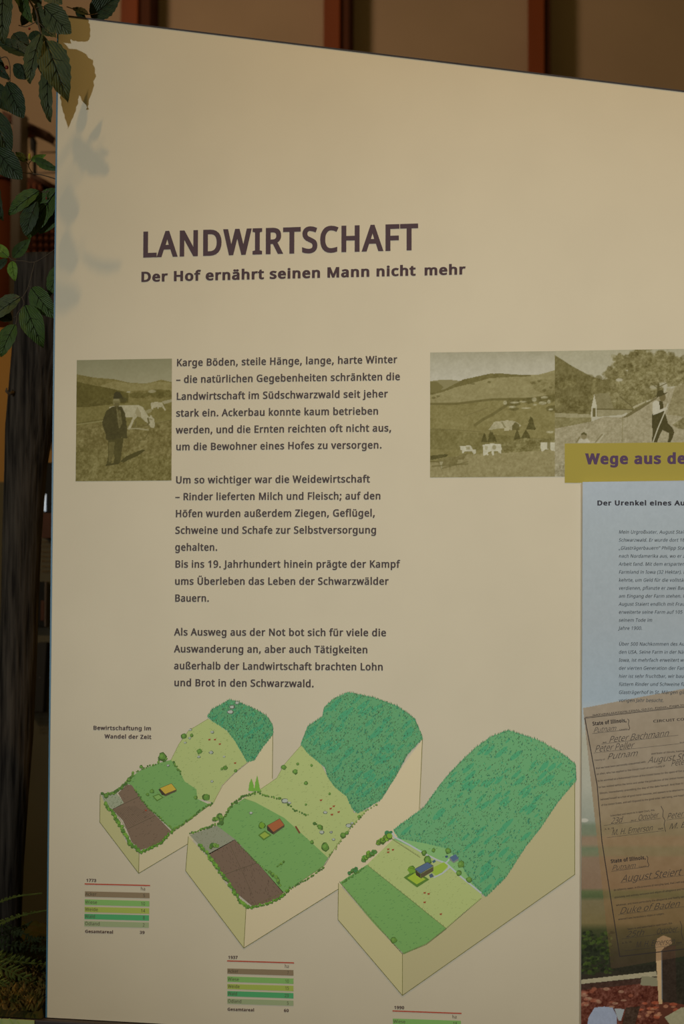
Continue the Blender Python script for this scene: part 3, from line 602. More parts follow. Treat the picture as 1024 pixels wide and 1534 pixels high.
# pale green label wrapped on the plinth face
g0, g1 = at(-120, 1519, -.0135), at(51.5, 1523, -.0135)
t = empty('green_label', ((g0.x + g1.x) / 2, -.014, foot(g0.x) - .06), 'pale green label strip on the plinth below the ferns', 'label')
b = MB(); b.hexa([(g0.x, -.014, foot(g0.x) - .06), (g1.x, -.014, foot(g1.x) - .06), (g1.x, -.0122, foot(g1.x) - .06), (g0.x, -.0122, foot(g0.x) - .06), (g0.x, -.014, foot(g0.x) - .0015), (g1.x, -.014, foot(g1.x) - .0015), (g1.x, -.0122, foot(g1.x) - .0015), (g0.x, -.0122, foot(g0.x) - .0015)])
b.build('label_strip', M['label_green'], t)
pr = Print(1, -.0141, .5); pr.stroke([(14, 1526), (19, 1533), (20, 1548)], 1.5, (95, 110, 50)); pr.stroke([(26, 1530), (33, 1540)], 1.2, (95, 110, 50)); pr.stroke([(2, 1530), (9, 1545)], 1.2, (100, 115, 55)); pr.build('leaf_print', t)

# ================================================================== THE BIG BOARD
brd = empty('display_panel', (0.15, 0, foot(0.15)), 'large cream information board headed with the word Landwirtschaft', 'information board')
P0, P1 = at(88.5, 23.5, 0), at(1024, 138, 0)
top_s = (P1.z - P0.z) / (P1.x - P0.x)
XL0, XL1 = at(87.5, 60, 0), at(70.5, 1523, 0)
xr = 0.96
TH = 0.012
face = [(XL1.x, foot(XL1.x)), (xr, foot(xr)), (xr, P0.z + (xr - P0.x) * top_s), (XL0.x, P0.z + (XL0.x - P0.x) * top_s)]
b = MB(); b.hexa([(face[0][0], 0, face[0][1]), (face[1][0], 0, face[1][1]), (face[1][0], TH, face[1][1]), (face[0][0], TH, face[0][1]),
                  (face[3][0], 0, face[3][1]), (face[2][0], 0, face[2][1]), (face[2][0], TH, face[2][1]), (face[3][0], TH, face[3][1])])
b.build('board', M['cream'], brd)
ew = .0021
b = MB(); b.hexa([(face[0][0] - ew, -.0003, face[0][1]), (face[0][0], -.0003, face[0][1]), (face[0][0], TH, face[0][1]), (face[0][0] - ew, TH, face[0][1]),
                  (face[3][0] - ew, -.0003, face[3][1]), (face[3][0], -.0003, face[3][1]), (face[3][0], TH, face[3][1]), (face[3][0] - ew, TH, face[3][1])])
tag(b.build('side_edge', M['edge'], brd), 'blue edge strip on the left side')
b = MB(); b.hexa([(face[3][0] - ew, -.0003, face[3][1]), (face[2][0], -.0003, face[2][1]), (face[2][0], TH + .004, face[2][1]), (face[3][0] - ew, TH + .004, face[3][1]),
                  (face[3][0] - ew, -.0003, face[3][1] + .0022), (face[2][0], -.0003, face[2][1] + .0022), (face[2][0], TH + .004, face[2][1] + .0022), (face[3][0] - ew, TH + .004, face[3][1] + .0022)])
tag(b.build('top_edge', M['dark_rail'], brd), 'thin dark strip along the sloping top')

# ---- lettering
pr = Print(1); pr.line('LANDWIRTSCHAFT', 210.6, 384.6, 626, 373.2, cap=39, w=15.5, col=(66, 48, 50), track=2); pr.build('headline', brd)
pr = Print(1); pr.line('Der Hof ernährt seinen Mann nicht', 209.8, 421.8, 622.5, 412.2, cap=15.4, w=21, col=(64, 46, 46), track=1)
pr.line('mehr', 634, 412, 697, 410.4, cap=15.4, w=21, col=(64, 46, 46), track=1); pr.build('subheading', brd)
BODY = [[('Karge Böden, steile Hänge, lange, harte Winter', 263.7, 548.4, 594.8, 543.6),
 ('– die natürlichen Gegebenheiten schränkten die', 263.2, 573.6, 599.3, 569.2),
 ('Landwirtschaft im Südschwarzwald seit jeher', 263.3, 598.9, 580.8, 595),
 ('stark ein. Ackerbau konnte kaum betrieben', 263, 624, 567, 620.8),
 ('werden, und die Ernten reichten oft nicht aus,', 263, 649.2, 586.5, 646.2),
 ('um die Bewohner eines Hofes zu versorgen.', 262.8, 674.4, 572, 671.6)],
 [('Um so wichtiger war die Weidewirtschaft', 262.4, 724.1, 554, 722.6),
 ('– Rinder lieferten Milch und Fleisch; auf den', 262, 749.2, 570.5, 747.9),
 ('Höfen wurden außerdem Ziegen, Geflügel,', 262, 774.5, 562, 773.6),
 ('Schweine und Schafe zur Selbstversorgung', 261.8, 799.5, 564, 799),
 ('gehalten.', 261.5, 824.8, 326, 824.8),
 ('Bis ins 19. Jahrhundert hinein prägte der Kampf', 261.3, 850.2, 598.5, 850.2),
 ('ums Überleben das Leben der Schwarzwälder', 261.1, 875.8, 582, 875.9),
 ('Bauern.', 261, 901.1, 313.5, 901.2)],
 [('Als Ausweg aus der Not bot sich für viele die', 260.6, 951.8, 578.5, 953),
 ('Auswanderung an, aber auch Tätigkeiten', 260.4, 977.1, 551, 978.5),
 ('außerhalb der Landwirtschaft brachten Lohn', 260, 1002.4, 574, 1004.2),
 ('und Brot in den Schwarzwald.', 260, 1027.7, 470.5, 1029.3)]]
for para in BODY:
    pr = Print(1)
    for l in para: pr.line(*l, cap=11.1, w=14, col=(66, 55, 50), track=0)
    pr.build('text_paragraph', brd)
pr = Print(1, 0, .75); pr.line('Bewirtschaftung im', 139.2, 1093.2, 226.6, 1094.0, cap=6.3, w=18, col=(58, 44, 40), track=2)
pr.line('Wandel der Zeit', 156.4, 1105.9, 226.6, 1107, cap=6.3, w=18, col=(58, 44, 40), track=2); pr.build('caption', brd)

# ---- picture 1: man with grazing cows
c = Canvas(115, 539, 257.3, 721, .9, 3); c.grad([(539, (124, 118, 84)), (575, (140, 132, 98)), (600, (138, 130, 95))], .25); c.o = (100, 520, 6.02)
c.poly([(60,235),(150,255),(250,275),(430,292),(560,325),(700,335),(760,328),(850,303),(960,330),(960,700),(60,700)], (112, 100, 50), 1, .6)
c.poly([(430,310),(560,330),(700,340),(850,320),(960,335),(960,410),(700,400),(500,400),(300,350)], (126, 114, 66), 1, .5)
c.poly([(60,300),(200,335),(420,380),(560,420),(560,540),(60,540)], (84, 74, 22), 1, .5, .4)
for x, y, rx, ry in ((320,490,60,35),(500,470,50,28),(250,500,50,25),(150,520,60,16),(640,440,110,26),(850,430,110,38),(420,450,60,20)): c.ell(x, y, rx, ry, (88, 78, 28), .8, .8, .35)
c.ell(560, 410, 18, 6, (150, 142, 108)); c.ell(770, 408, 32, 13, (146, 136, 100), .8, .5, .4)
c.poly([(60,552),(350,525),(600,505),(960,470),(960,720),(60,720)], (110, 99, 48), 1, .5)
c.poly([(860,498),(960,478),(960,500),(880,525)], (142, 132, 96))
c.poly([(60,720),(330,680),(600,720),(960,660),(960,1240),(60,1240)], (110, 98, 50), 1, 1.1)
c.poly([(60,900),(960,1000),(960,1240),(60,1240)], (104, 94, 44), .5, 1.1)
c.line([(80,700),(330,670),(420,665)], 9, (134, 124, 78), .8); c.line([(80,690),(330,655)], 6, (82, 72, 24), .8)
c.line([(620,735),(960,665)], 7, (90, 80, 34), .7)
cw = (158, 148, 112)
c.poly([(380,545),(440,530),(520,528),(650,530),(690,548),(720,600),(745,640),(760,620),(790,655),(800,715),(790,735),(765,735),(742,700),(700,668),(672,640),(640,632),(610,668),(585,730),(570,752),(552,745),(580,690),(600,640),(520,640)], cw, 1, .5)
c.poly([(640,540),(672,600),(672,640),(640,632),(620,600)], (132, 120, 80), .7); c.line([(735,650),(745,690),(735,705)], 14, (92, 82, 40)); c.line([(750,655),(770,660)], 8, (110, 100, 60)); c.line([(625,680),(620,720)], 14, (96, 86, 42))
c.poly([(760,512),(800,503),(860,508),(880,545),(896,580),(886,582),(860,548),(832,552),(828,570),(818,552),(785,556),(780,572),(765,565)], cw, 1, .5)
c.poly([(700,590),(740,570),(775,560),(770,590),(740,605)], (140, 130, 90), .8); c.line([(560,742),(640,740),(740,755)], 9, (148, 138, 100)); c.line([(745,765),(720,820),(670,850),(620,835)], 4, (88, 78, 34))
dk = (66, 58, 18)
c.poly([(418,540),(450,535),(500,540),(530,600),(545,700),(552,828),(520,828),(500,815),(470,860),(420,858),(362,838),(358,790),(325,700),(330,660),(362,575)], dk, 1, .35)
c.poly([(380,845),(520,820),(505,930),(490,1040),(470,1060),(425,1058),(440,1000),(430,960),(415,1020),(405,1055),(362,1078),(378,1000)], (72, 64, 20), 1, .35)
c.poly([(385,860),(440,860),(425,1000),(400,1045),(385,1030)], (98, 88, 42), .8, .5); c.poly([(450,560),(490,575),(505,690),(480,740),(465,700)], (104, 94, 52), .75, .9)
c.line([(455,545),(470,640),(480,730)], 5, (128, 118, 76), .7)
c.ell(452, 495, 32, 42, (122, 112, 70)); c.poly([(435,505),(480,505),(480,530),(455,545),(430,535)], (86, 76, 34), .8); c.poly([(425,490),(490,495),(489,510),(425,505)], (100, 90, 46), .7)
c.poly([(425,470),(428,425),(450,403),(485,412),(500,440),(515,470),(535,475),(470,470)], (56, 49, 14)); c.ell(515, 478, 38, 22, (70, 62, 20), .8, .5, .2)
c.poly([(490,1035),(540,990),(620,955),(690,928),(714,936),(690,955),(640,990),(570,1018),(520,1045)], (70, 62, 18)); c.line([(365,1068),(470,1052)], 14, (66, 58, 16))
c.build('photograph', brd, 1, quad=[(115, 539.5), (257.3, 537.2), (256.6, 719.8), (113.2, 721)])['label'] = 'sepia picture of a man in hat and coat with cows'

# ---- picture 2: farm valley
c = Canvas(644, 526, 831, 716, .9, 5); c.grad([(526, (146, 138, 110)), (545, (158, 150, 124)), (570, (166, 158, 134))], .5); c.o = (630, 510, 4.655)
c.poly([(40,282),(110,272),(200,268),(300,282),(300,400),(40,400)], (122, 112, 72)); c.poly([(40,282),(110,280),(160,320),(110,380),(40,390)], (104, 94, 50))
c.poly([(40,375),(170,340),(300,270),(400,248),(480,232),(560,230),(640,236),(760,242),(830,238),(880,225),(960,200),(960,980),(40,980)], (130, 119, 76), 1, .45)
c.poly([(40,370),(170,335),(300,268),(480,230),(560,228),(640,236),(770,242),(770,250),(600,256),(480,262),(380,290),(240,325),(150,358),(40,382)], (98, 88, 44), 1, .5, .5)
c.poly([(760,290),(860,270),(960,280),(960,420),(800,350)], (106, 96, 52), .5, 1)
for x, y in ((480,290),(365,300),(790,300),(825,285),(860,350),(905,330),(120,385),(90,395)): c.ell(x, y, 14, 9, (96, 86, 44), .8, .6, .4)
c.poly([(40,450),(400,430),(560,415),(960,400),(960,980),(40,980)], (118, 107, 60), 1, .5)
c.poly([(40,600),(300,640),(960,700),(960,780),(40,760)], (106, 96, 50), .8, .7)
c.line([(60,440),(250,440),(420,420),(500,412),(620,410),(760,410),(940,385)], 16, (92, 82, 38), .85); c.line([(380,592),(440,550),(500,520),(560,480),(600,455)], 20, (94, 84, 40), .8)
c.line([(60,620),(200,622),(420,640)], 6, (98, 88, 46), .7); c.line([(300,530),(470,470)], 5, (104, 92, 50), .8)
for x, y, rx, ry in ((640,440,60,26),(760,420,50,22),(860,420,80,32),(910,480,40,22),(650,480,40,12)): c.ell(x, y, rx, ry, (86, 77, 34), .8, .8, .4)
for x, y, rx, ry in ((590,435,14,16),(655,435,36,7),(640,466,26,9),(715,430,26,6),(730,475,36,6),(795,415,18,18),(860,400,26,9),(850,440,36,12),(895,432,14,16),(905,486,18,8),(800,452,16,6),(905,645,26,10)): c.ell(x, y, rx, ry, (156, 147, 112), .75, 1.2, .6)
c.poly([(474,628),(515,570),(600,560),(640,562),(668,572),(705,600),(640,630),(560,615)], (152, 142, 106), 1, .7); c.poly([(640,600),(660,572),(690,590),(690,630),(640,632)], (86, 77, 34), .9, .5); c.line([(570,575),(590,610)], 10, (110, 100, 60), .8); c.poly([(585,615),(620,612),(620,632),(585,632)], (158, 148, 112))
for x, y, w, h in ((445,690,22,45),(500,685,34,50),(490,660,16,30),(675,668,24,48),(735,665,32,40),(770,600,36,50),(770,560,20,30)): c.poly([(x-w,y+h*.55),(x-w*.6,y-h*.2),(x,y-h),(x+w*.7,y-h*.1),(x+w,y+h*.55)], (76, 68, 26), .95, .6, .7)
c.poly([(560,720),(700,690),(850,690),(960,680),(960,770),(760,800),(560,800)], (110, 100, 56), .7, 1.5)
c.poly([(40,860),(300,800),(560,790),(960,770),(960,980),(40,980)], (130, 118, 76), 1, .6)
c.poly([(275,738),(350,736),(368,765),(385,765),(386,795),(372,796),(360,778),(310,775),(300,790),(292,788),(288,770),(278,765)], (168, 160, 130), 1, .5); c.poly([(315,742),(345,742),(345,765),(320,765)], (130,120,80), .7, .6)
c.poly([(435,730),(500,722),(545,728),(560,725),(567,760),(562,792),(548,790),(540,775),(515,775),(512,805),(500,805),(495,775),(470,785),(476,808),(462,800),(440,812),(436,780)], (170, 162, 132), 1, .5); c.ell(515, 750, 14, 16, (130, 120, 80), .8); c.poly([(450,740),(470,738),(468,770),(450,765)], (140,130,90), .6, .6)
c.poly([(836,716),(960,716),(960,780),(915,778),(905,765),(870,768),(850,782),(840,775)], (170, 162, 132), 1, .5); c.poly([(882,720),(905,720),(902,768),(884,762)], (110, 100, 60), .9)
c.poly([(66,805),(170,795),(190,800),(180,815),(130,825),(66,838)], (74, 66, 26), .9, .5); c.poly([(112,835),(200,815),(250,815),(290,795),(330,790),(300,835),(262,835),(250,885),(240,870),(212,870),(205,905),(196,870),(160,870),(145,910),(135,880),(120,850)], (108, 97, 54), 1, .6)
c.poly([(130,845),(155,850),(148,905),(138,880)], (140, 130, 92)); c.line([(80,880),(330,865)], 9, (92, 82, 40), .7); c.line([(150,895),(330,850)], 7, (92, 82, 40), .7); c.line([(66,845),(130,850)], 8, (86, 76, 34), .8)
c.build('photograph', brd, 1, quad=[(644, 528), (830.8, 526), (830.6, 714), (643.8, 715.3)])['label'] = 'sepia picture of a farm valley with white cows'

# ---- picture 3: man with a stick under a tree
c = Canvas(830, 522, 1090, 716, .9, 7); c.grad([(522, (150, 142, 112)), (560, (158, 150, 122)), (600, (160, 152, 124))], .5); c.o = (820, 510, 5.02)
c.poly([(40,85),(100,125),(200,190),(330,262),(420,290),(480,280),(560,300),(700,400),(760,420),(700,520),(40,620)], (102, 92, 50), 1, .7)
for i in range(60):
    x, y = c.rng.uniform(60, 640), c.rng.uniform(270, 540)
    if y > 250 + x * .06: c.ell(x, y, c.rng.uniform(20, 50), c.rng.uniform(16, 34), (92, 82, 40) if i % 3 else (118, 108, 64), .55, 1.1, .45)
for x, y, rx, ry in ((550,170,70,80),(500,240,80,50),(700,160,130,95),(860,170,110,90),(950,210,90,95),(620,300,150,90),(780,260,160,90),(640,400,160,110),(760,370,100,90),(960,300,70,50),(560,440,90,70),(1080,260,90,110)): c.ell(x, y, rx, ry, (112, 102, 60), .95, 1.3, .38)
for i in range(90):
    x, y = c.rng.uniform(450, 1040), c.rng.uniform(90, 480)
    c.ell(x, y, 22, 16, (132, 122, 82) if i % 2 else (92, 82, 42), .5, 1, .5)
c.ell(540, 292, 26, 12, (160, 152, 124), .9); c.ell(860, 325, 24, 14, (146, 138, 106), .5, .5, .5); c.ell(800, 350, 30, 14, (156, 148, 118), .7)
c.line([(835,330),(832,400)], 16, (84, 75, 36)); c.line([(832,360),(780,320)], 6, (84, 75, 36)); c.line([(838,350),(900,320)], 6, (84, 75, 36)); c.line([(545,420),(640,500)], 8, (90, 80, 42))
c.poly([(40,540),(330,560),(330,640),(40,680)], (118, 108, 66), 1, .7); c.poly([(40,540),(330,555),(330,580),(40,575)], (142, 132, 96), .8, .6)
c.poly([(40,665),(330,610),(420,575),(560,580),(700,500),(830,420),(960,350),(1400,200),(1400,1080),(40,1080)], (142, 131, 98), 1, .75)
c.poly([(560,585),(640,530),(760,460),(830,425),(820,440),(700,520),(600,580),(500,590)], (96, 86, 48), .9, .5); c.poly([(640,500),(740,455),(730,470),(650,515)], (156, 146, 112), .9)
c.poly([(960,350),(1400,200),(1400,640),(900,560),(920,480)], (122, 111, 72), .8, .8); c.poly([(940,640),(1030,580),(1400,560),(1400,700),(980,670)], (112, 102, 62), .8, 1.2)
c.poly([(350,398),(460,390),(500,515),(640,515),(640,525),(372,520)], (118, 108, 70), 1, .4); c.poly([(350,398),(372,500),(368,576),(322,580),(330,500)], (166, 158, 128), 1, .2); c.poly([(336,505),(362,505),(360,574),(336,574)], (92, 82, 42)); c.poly([(372,518),(640,520),(560,560),(372,575)], (134, 124, 88), 1, .4); c.line([(372,515),(640,522)], 8, (84, 75, 36))
c.line([(565,575),(562,765)], 5, (112, 102, 62), .8); c.line([(60,940),(125,920)], 6, (160, 150, 120)); c.poly([(52,930),(200,900),(200,1060),(52,1060)], (134, 124, 92), .6, 1.6)
c.poly([(228,775),(235,748),(262,738),(300,742),(322,775)], (164, 155, 128), 1, .4); c.ell(272, 722, 22, 26, (120, 108, 72)); c.poly([(250,718),(255,698),(275,692),(294,706),(292,720),(272,708)], (80, 72, 34)); c.line([(215,770),(240,730)], 9, (100, 90, 50), .8); c.line([(360,770),(410,710)], 7, (106, 96, 60), .9); c.line([(380,772),(428,705)], 6, (164, 156, 126), .7); c.line([(330,768),(355,765)], 7, (160,150,120))
c.poly([(786,560),(830,550),(880,540),(895,580),(905,625),(945,670),(954,700),(940,745),(925,772),(903,772),(915,735),(915,705),(865,678),(845,720),(825,772),(785,772),(792,700),(785,620)], (64, 56, 20), 1, .4)
c.poly([(838,455),(868,460),(880,545),(835,560)], (66, 58, 22)); c.poly([(792,470),(815,452),(842,462),(845,525),(895,505),(905,520),(850,545),(795,565),(790,520)], (168, 160, 134), 1, .2)
c.ell(866, 430, 24, 30, (98, 86, 48)); c.poly([(820,415),(832,378),(868,375),(878,400),(904,390),(895,402),(860,418),(825,430)], (66, 58, 22)); c.line([(906,480),(880,550),(830,670),(795,770)], 9, (164, 156, 128))
c.build('photograph', brd, 2, quad=[(830.6, 525.8), (1090, 521.5), (1090, 713.5), (830.6, 714)])['label'] = 'sepia picture of a man with a stick beside a tree'

# ---- ochre banner
pr = Print(4); bc = (142, 125, 48)
pr.poly([(845.4, 664.4), (1300, 660), (1300, 722), (845.4, 723.3)], bc)
bo = pr.build('banner', brd, 'ochre yellow banner across the third picture')
pr = Print(5); pr.line('Wege aus de', 876.3, 694.8, 1027.5, 694, cap=16.6, w=26, col=(72, 50, 70), track=1)
pr.build('banner_text', bo)

# ---- the three block drawings
class Draw:
    """Print in the coordinates of an enlarged view of the drawing"""
    def __init__(self, ox, oy, s, layer, k): self.o = (ox, oy, s); self.p = Print(layer, 0, k)
    def q(self, pts): ox, oy, s = self.o; return [(ox + x / s, oy + y / s) for x, y in pts]
    def poly(self, pts, col): self.p.poly(self.q(pts), col); return self
    def stroke(self, pts, w, col): self.p.stroke(self.q(pts), w, col); return self
    def blob(self, x, y, r, col, rng, n=7, ry=None): (x, y), = self.q([(x, y)]); self.p.blob(x, y, r, col, rng, n, ry); return self
LINE = (84, 80, 34)
def ragged(pts, rng, amp, step):
    out = []
    for i in range(len(pts)):
        a = Vector(pts[i]); b_ = Vector(pts[(i + 1) % len(pts)]); n = max(1, int((b_ - a).length / step))
        nr = Vector((b_ - a).yx).normalized(); nr.y = -nr.y
        for j in range(n): out.append(tuple(a.lerp(b_, j / n) + nr * (amp if (j % 2) else -amp * .2) * rng.uniform(.2, 1)))
    return out
def hedge(dr_o, layer, k, path, rng, r, dens, parentobj, cols=((76, 104, 40), (90, 120, 46), (62, 88, 38)), name='hedge'):
    ox, oy, s = dr_o; d = Draw(ox, oy, s, layer, k); pts = [Vector(p) for p in path]
    for a, b_ in zip(pts, pts[1:]):
        n = max(1, int((b_ - a).length / s / dens))
        for j in range(n):
            p = a.lerp(b_, (j + rng.random()) / n) + Vector((rng.uniform(-1, 1), rng.uniform(-1, 1))) * s * r * .7
            rr = r * rng.uniform(.6, 1.2)
            d.blob(p.x, p.y + .5 * s, rr * 1.12, (56, 74, 26), rng); d.blob(p.x, p.y, rr, rng.choice(cols), rng)
    d.p.build(name, parentobj)
def area(dr_o, layer, k, pts, col, parentobj, name, rng, marks=0, mcol=(60, 80, 40), ml=2.0, dirn=(1, -.45), rag=None):
    d = Draw(*dr_o, layer, k); s = dr_o[2]
    d.poly(ragged(pts, rng, rag[0] * s, rag[1] * s) if rag else pts, col)
    d2 = Draw(*dr_o, layer + 1, k)
    for q in scatter(pts, marks, rng):
        L = ml * s * rng.uniform(.5, 1.2); a = (q[0], q[1]); b_ = (q[0] + dirn[0] * L, q[1] + dirn[1] * L)
        d2.stroke([a, b_], .45, mcol)
    d.p.v += d2.p.v; n = len(d.p.c); d.p.c += d2.p.c; d.p.f += [tuple(i + n for i in f) for f in d2.p.f]
    return d.p.build(name, parentobj)
def forest(dr_o, layer, k, pts, col, parentobj, rng, n, teal=(58, 120, 80), big=1.0):
    d = Draw(*dr_o, layer, k); s = dr_o[2]; d.poly(ragged(pts, rng, 1.3 * s, 2.2 * s), col)
    P = d.p; 
    t1 = Draw(*dr_o, layer + 1, k)
    for a, b_ in zip(pts, pts[1:] + pts[:1]):
        L = math.hypot(b_[0] - a[0], b_[1] - a[1]); nn = max(1, int(L / s / 2.3))
        for j in range(nn):
            x = a[0] + (b_[0] - a[0]) * (j + rng.random() * .6) / nn; y = a[1] + (b_[1] - a[1]) * (j + .3) / nn; h = s * rng.uniform(1.6, 3.4)
            t1.poly([(x - s * .95, y + s * 1.2), (x, y - h), (x + s * .95, y + s * 1.2)], rng.choice([col, (66, 110, 72), (60, 116, 78)]))
            if j % 2: t1.stroke([(x + s * .9, y + s * .8), (x, y - h)], .4, (44, 70, 40))
    P.v += t1.p.v; nb = len(P.c); P.c += t1.p.c; P.f += [tuple(i + nb for i in f) for f in t1.p.f]
    def sub(l):
        q = Draw(*dr_o, layer + l, k); return q
    d2 = sub(1); d3 = sub(2)
    for q in scatter(pts, int(n * .05), rng):
        a = rng.uniform(3, 8) * big
        ang = -0.75
        pp = []
        for i in range(9):
            t = 6.283 * i / 9; x = math.cos(t) * a * 1.4 * rng.uniform(.7, 1.2); y = math.sin(t) * a * .42 * rng.uniform(.7, 1.2)
            pp.append((q[0] + (x * math.cos(ang) - y * math.sin(ang)) * s, q[1] + (x * math.sin(ang) + y * math.cos(ang)) * s))
        if all(inside(z, pts) for z in pp): d2.poly(pp, teal)
    for q in scatter(pts, n, rng):
        h = rng.uniform(1.6, 3.6) * s; w = h * .45; x, y = q; r = rng.random()
        if r < .30: d3.poly([(x - w, y + h * .4), (x, y - h * .7), (x + w, y + h * .4)], rng.choice([(58, 128, 88), (74, 136, 86), (48, 104, 74), (84, 134, 80)]))
        if r < .18: d3.stroke([(x + w, y + h * .4), (x, y - h * .7)], .4, (38, 66, 40))
        elif r < .8: d3.stroke([(x, y), (x + h * .45, y - h * .5)], .62, rng.choice([(42, 70, 42), (50, 78, 44), (60, 72, 40), (44, 62, 38)]))
        else: d3.stroke([(x, y - h * .3), (x + h * .1, y + h * .3)], .45, (50, 66, 38))
    for e in (d2, d3):
        m = len(P.c); P.v += e.p.v; P.c += e.p.c; P.f += [tuple(i + m for i in f) for f in e.p.f]
    return P.build('forest', parentobj)
def block(dr_o, L0, k, left, right, outl, lab, lc, rc):
    d = Draw(*dr_o, L0, k); d.poly(left, lc); d.poly(right, rc)
    for o_ in outl: d.stroke(o_, .8, LINE)
    return d.p.build('block_drawing', brd, lab)
def dots(dr_o, layer, k, cows, rocks, bushes, par, rng, cs=1.0):
    d = Draw(*dr_o, layer, k); s = dr_o[2]
    for x, y in cows:
        d.poly([(x - 2.2*s*cs, y - .9*s), (x + .9*s, y - 1.1*s), (x + 2.2*s*cs, y - 1.9*s), (x + 1.6*s*cs, y + .2*s), (x + .8*s, y + 2*s*cs), (x + .2*s, y + .7*s), (x - 1.2*s, y + 1.9*s*cs), (x - 1.6*s, y + .3*s)], (122, 52, 26))
    for x, y, r in rocks: d.blob(x, y, r * 1.15, (74, 78, 60), rng, 8, r * .85); d.blob(x - .3, y - .6, r * .9, (138, 140, 122), rng, 7, r * .65)
    for x, y, r in bushes: d.blob(x + .2*s, y + .3*s, r * 1.2, (56, 76, 28), rng, 9); d.blob(x, y, r, (78, 108, 42), rng, 9); d.blob(x - .3*s*r*.5, y - .3*s*r*.4, r * .5, (92, 122, 50), rng)
    o = d.p.build('herd_and_rocks', par); o['kind'] = 'stuff'; return o
def house(dr_o, layer, k, roof, wall, gable, garden, rc, par, tree=None, rng=random.Random(1), gc=(118, 132, 48)):
    d = Draw(*dr_o, layer, k)
    d.poly(garden, (70, 96, 34)); cxg = sum(p[0] for p in garden) / len(garden); cyg = sum(p[1] for p in garden) / len(garden)
    d2 = Draw(*dr_o, layer + 1, k); d2.poly([(cxg + (x - cxg) * .72, cyg + (y - cyg) * .66) for x, y in garden], gc)
    d2.poly(wall, (70, 62, 40)); d2.poly(gable, (52, 44, 28)); 
    d3 = Draw(*dr_o, layer + 2, k); d3.poly(roof, rc)
    for a, b_ in zip(roof, roof[1:] + roof[:1]): d3.stroke([a, b_], .5, (50, 40, 26))
    if tree: d3.blob(tree[0], tree[1], tree[2] * 1.12, (56, 80, 26), rng, 10); d3.blob(*tree, (92, 122, 34), rng, 10)
    P = d.p
    for e in (d2, d3):
        m = len(P.c); P.v += e.p.v; P.c += e.p.c; P.f += [tuple(i + m for i in f) for f in e.p.f]
    return P.build('farmhouse', par)
rng = random.Random(11)
# block 1
Z1 = (130, 1030, 3.413); K1 = .72
B1 = block(Z1, 1, K1, [(68,545),(66,688),(265,950),(267,850),(200,790),(140,650),(95,600)],
  [(267,850),(265,950),(520,797),(948,540),(950,230),(880,320),(820,390),(700,490),(640,590),(600,620),(440,735)],
  [[(68,545),(66,688),(265,950),(267,850)], [(265,950),(520,797)], [(950,230),(948,465)]], 'small block drawing of farmland, leftmost', (146, 139, 92), (162, 148, 112))
area(Z1, 3, K1, [(75,545),(150,540),(190,590),(135,622),(95,600)], (124, 126, 98), B1, 'fallow_area', rng, 60, (74, 84, 52), 1.2, (0.3, -1))
f = area(Z1, 3, K1, [(160,540),(205,495),(230,500),(310,610),(430,735),(370,800),(275,830),(230,790),(185,680),(130,622),(190,590)], (99, 80, 60), B1, 'ploughed_field', rng, 90, (74, 58, 42), 3.5, (.6, -.35))
d = Draw(*Z1, 5, K1)
for i in range(15): d.stroke([(138 + i*7.5, 622 - i*1.5 + (i>9)*4), (200 + i*9, 720 - i*4.5)], .35, (78, 62, 45))
d.stroke([(130,622),(262,560)], .5, (62, 54, 34)); d.stroke([(210,722),(350,655)], .5, (62, 54, 34)); d.p.build('furrows', B1)
area(Z1, 3, K1, [(205,490),(225,460),(270,425),(370,385),(430,370),(470,420),(500,480),(560,520),(565,570),(630,600),(560,650),(440,735),(310,610),(230,500)], (94, 127, 66), B1, 'meadow_area', rng, 110, (66, 98, 52), 2)
area(Z1, 3, K1, [(430,370),(470,290),(520,220),(620,160),(700,205),(760,270),(830,375),(760,430),(690,500),(650,590),(600,575),(565,570),(560,520),(500,480),(470,420)], (138, 144, 86), B1, 'pasture_area', rng, 120, (108, 118, 62), 1.7)
d = Draw(*Z1, 4, K1); d.stroke([(430,370),(470,290),(520,220),(620,160)], .5, (96, 100, 48)); d.stroke([(830,378),(760,432),(695,500),(645,590)], .5, (108, 96, 50)); d.stroke([(265,848),(440,740),(600,622),(645,590)], .5, LINE); d.p.build('outline', B1)
forest(Z1, 4, K1, [(618,148),(640,112),(690,85),(730,62),(770,72),(860,112),(920,148),(948,195),(950,238),(900,300),(855,370),(820,378),(760,275),(715,215),(650,175)], (72, 120, 76), B1, rng, 620, (54, 120, 80), .8)
hedge(Z1, 7, K1, [(75,545),(140,540),(205,480),(240,435)], rng, 2.0, 1.6, B1)
hedge(Z1, 7, K1, [(250,430),(330,395),(370,385)], rng, 1.3, 3, B1)
hedge(Z1, 7, K1, [(365,378),(385,355),(405,375)], rng, 2.6, 1.5, B1)
hedge(Z1, 7, K1, [(90,590),(130,635),(180,720),(225,800),(275,840)], rng, 2.3, 1.3, B1, ((80, 116, 38), (70, 102, 38), (94, 128, 44)))
hedge(Z1, 7, K1, [(275,840),(370,800),(440,730)], rng, 1.8, 1.5, B1, ((84, 124, 36), (72, 106, 34)))
hedge(Z1, 7, K1, [(440,730),(520,675),(600,612),(640,590)], rng, 1.5, 1.7, B1)
hedge(Z1, 7, K1, [(245,520),(310,612),(380,670),(440,725)], rng, 1.2, 2.0, B1)
hedge(Z1, 7, K1, [(440,375),(470,420),(480,440)], rng, 1.6, 2.0, B1)
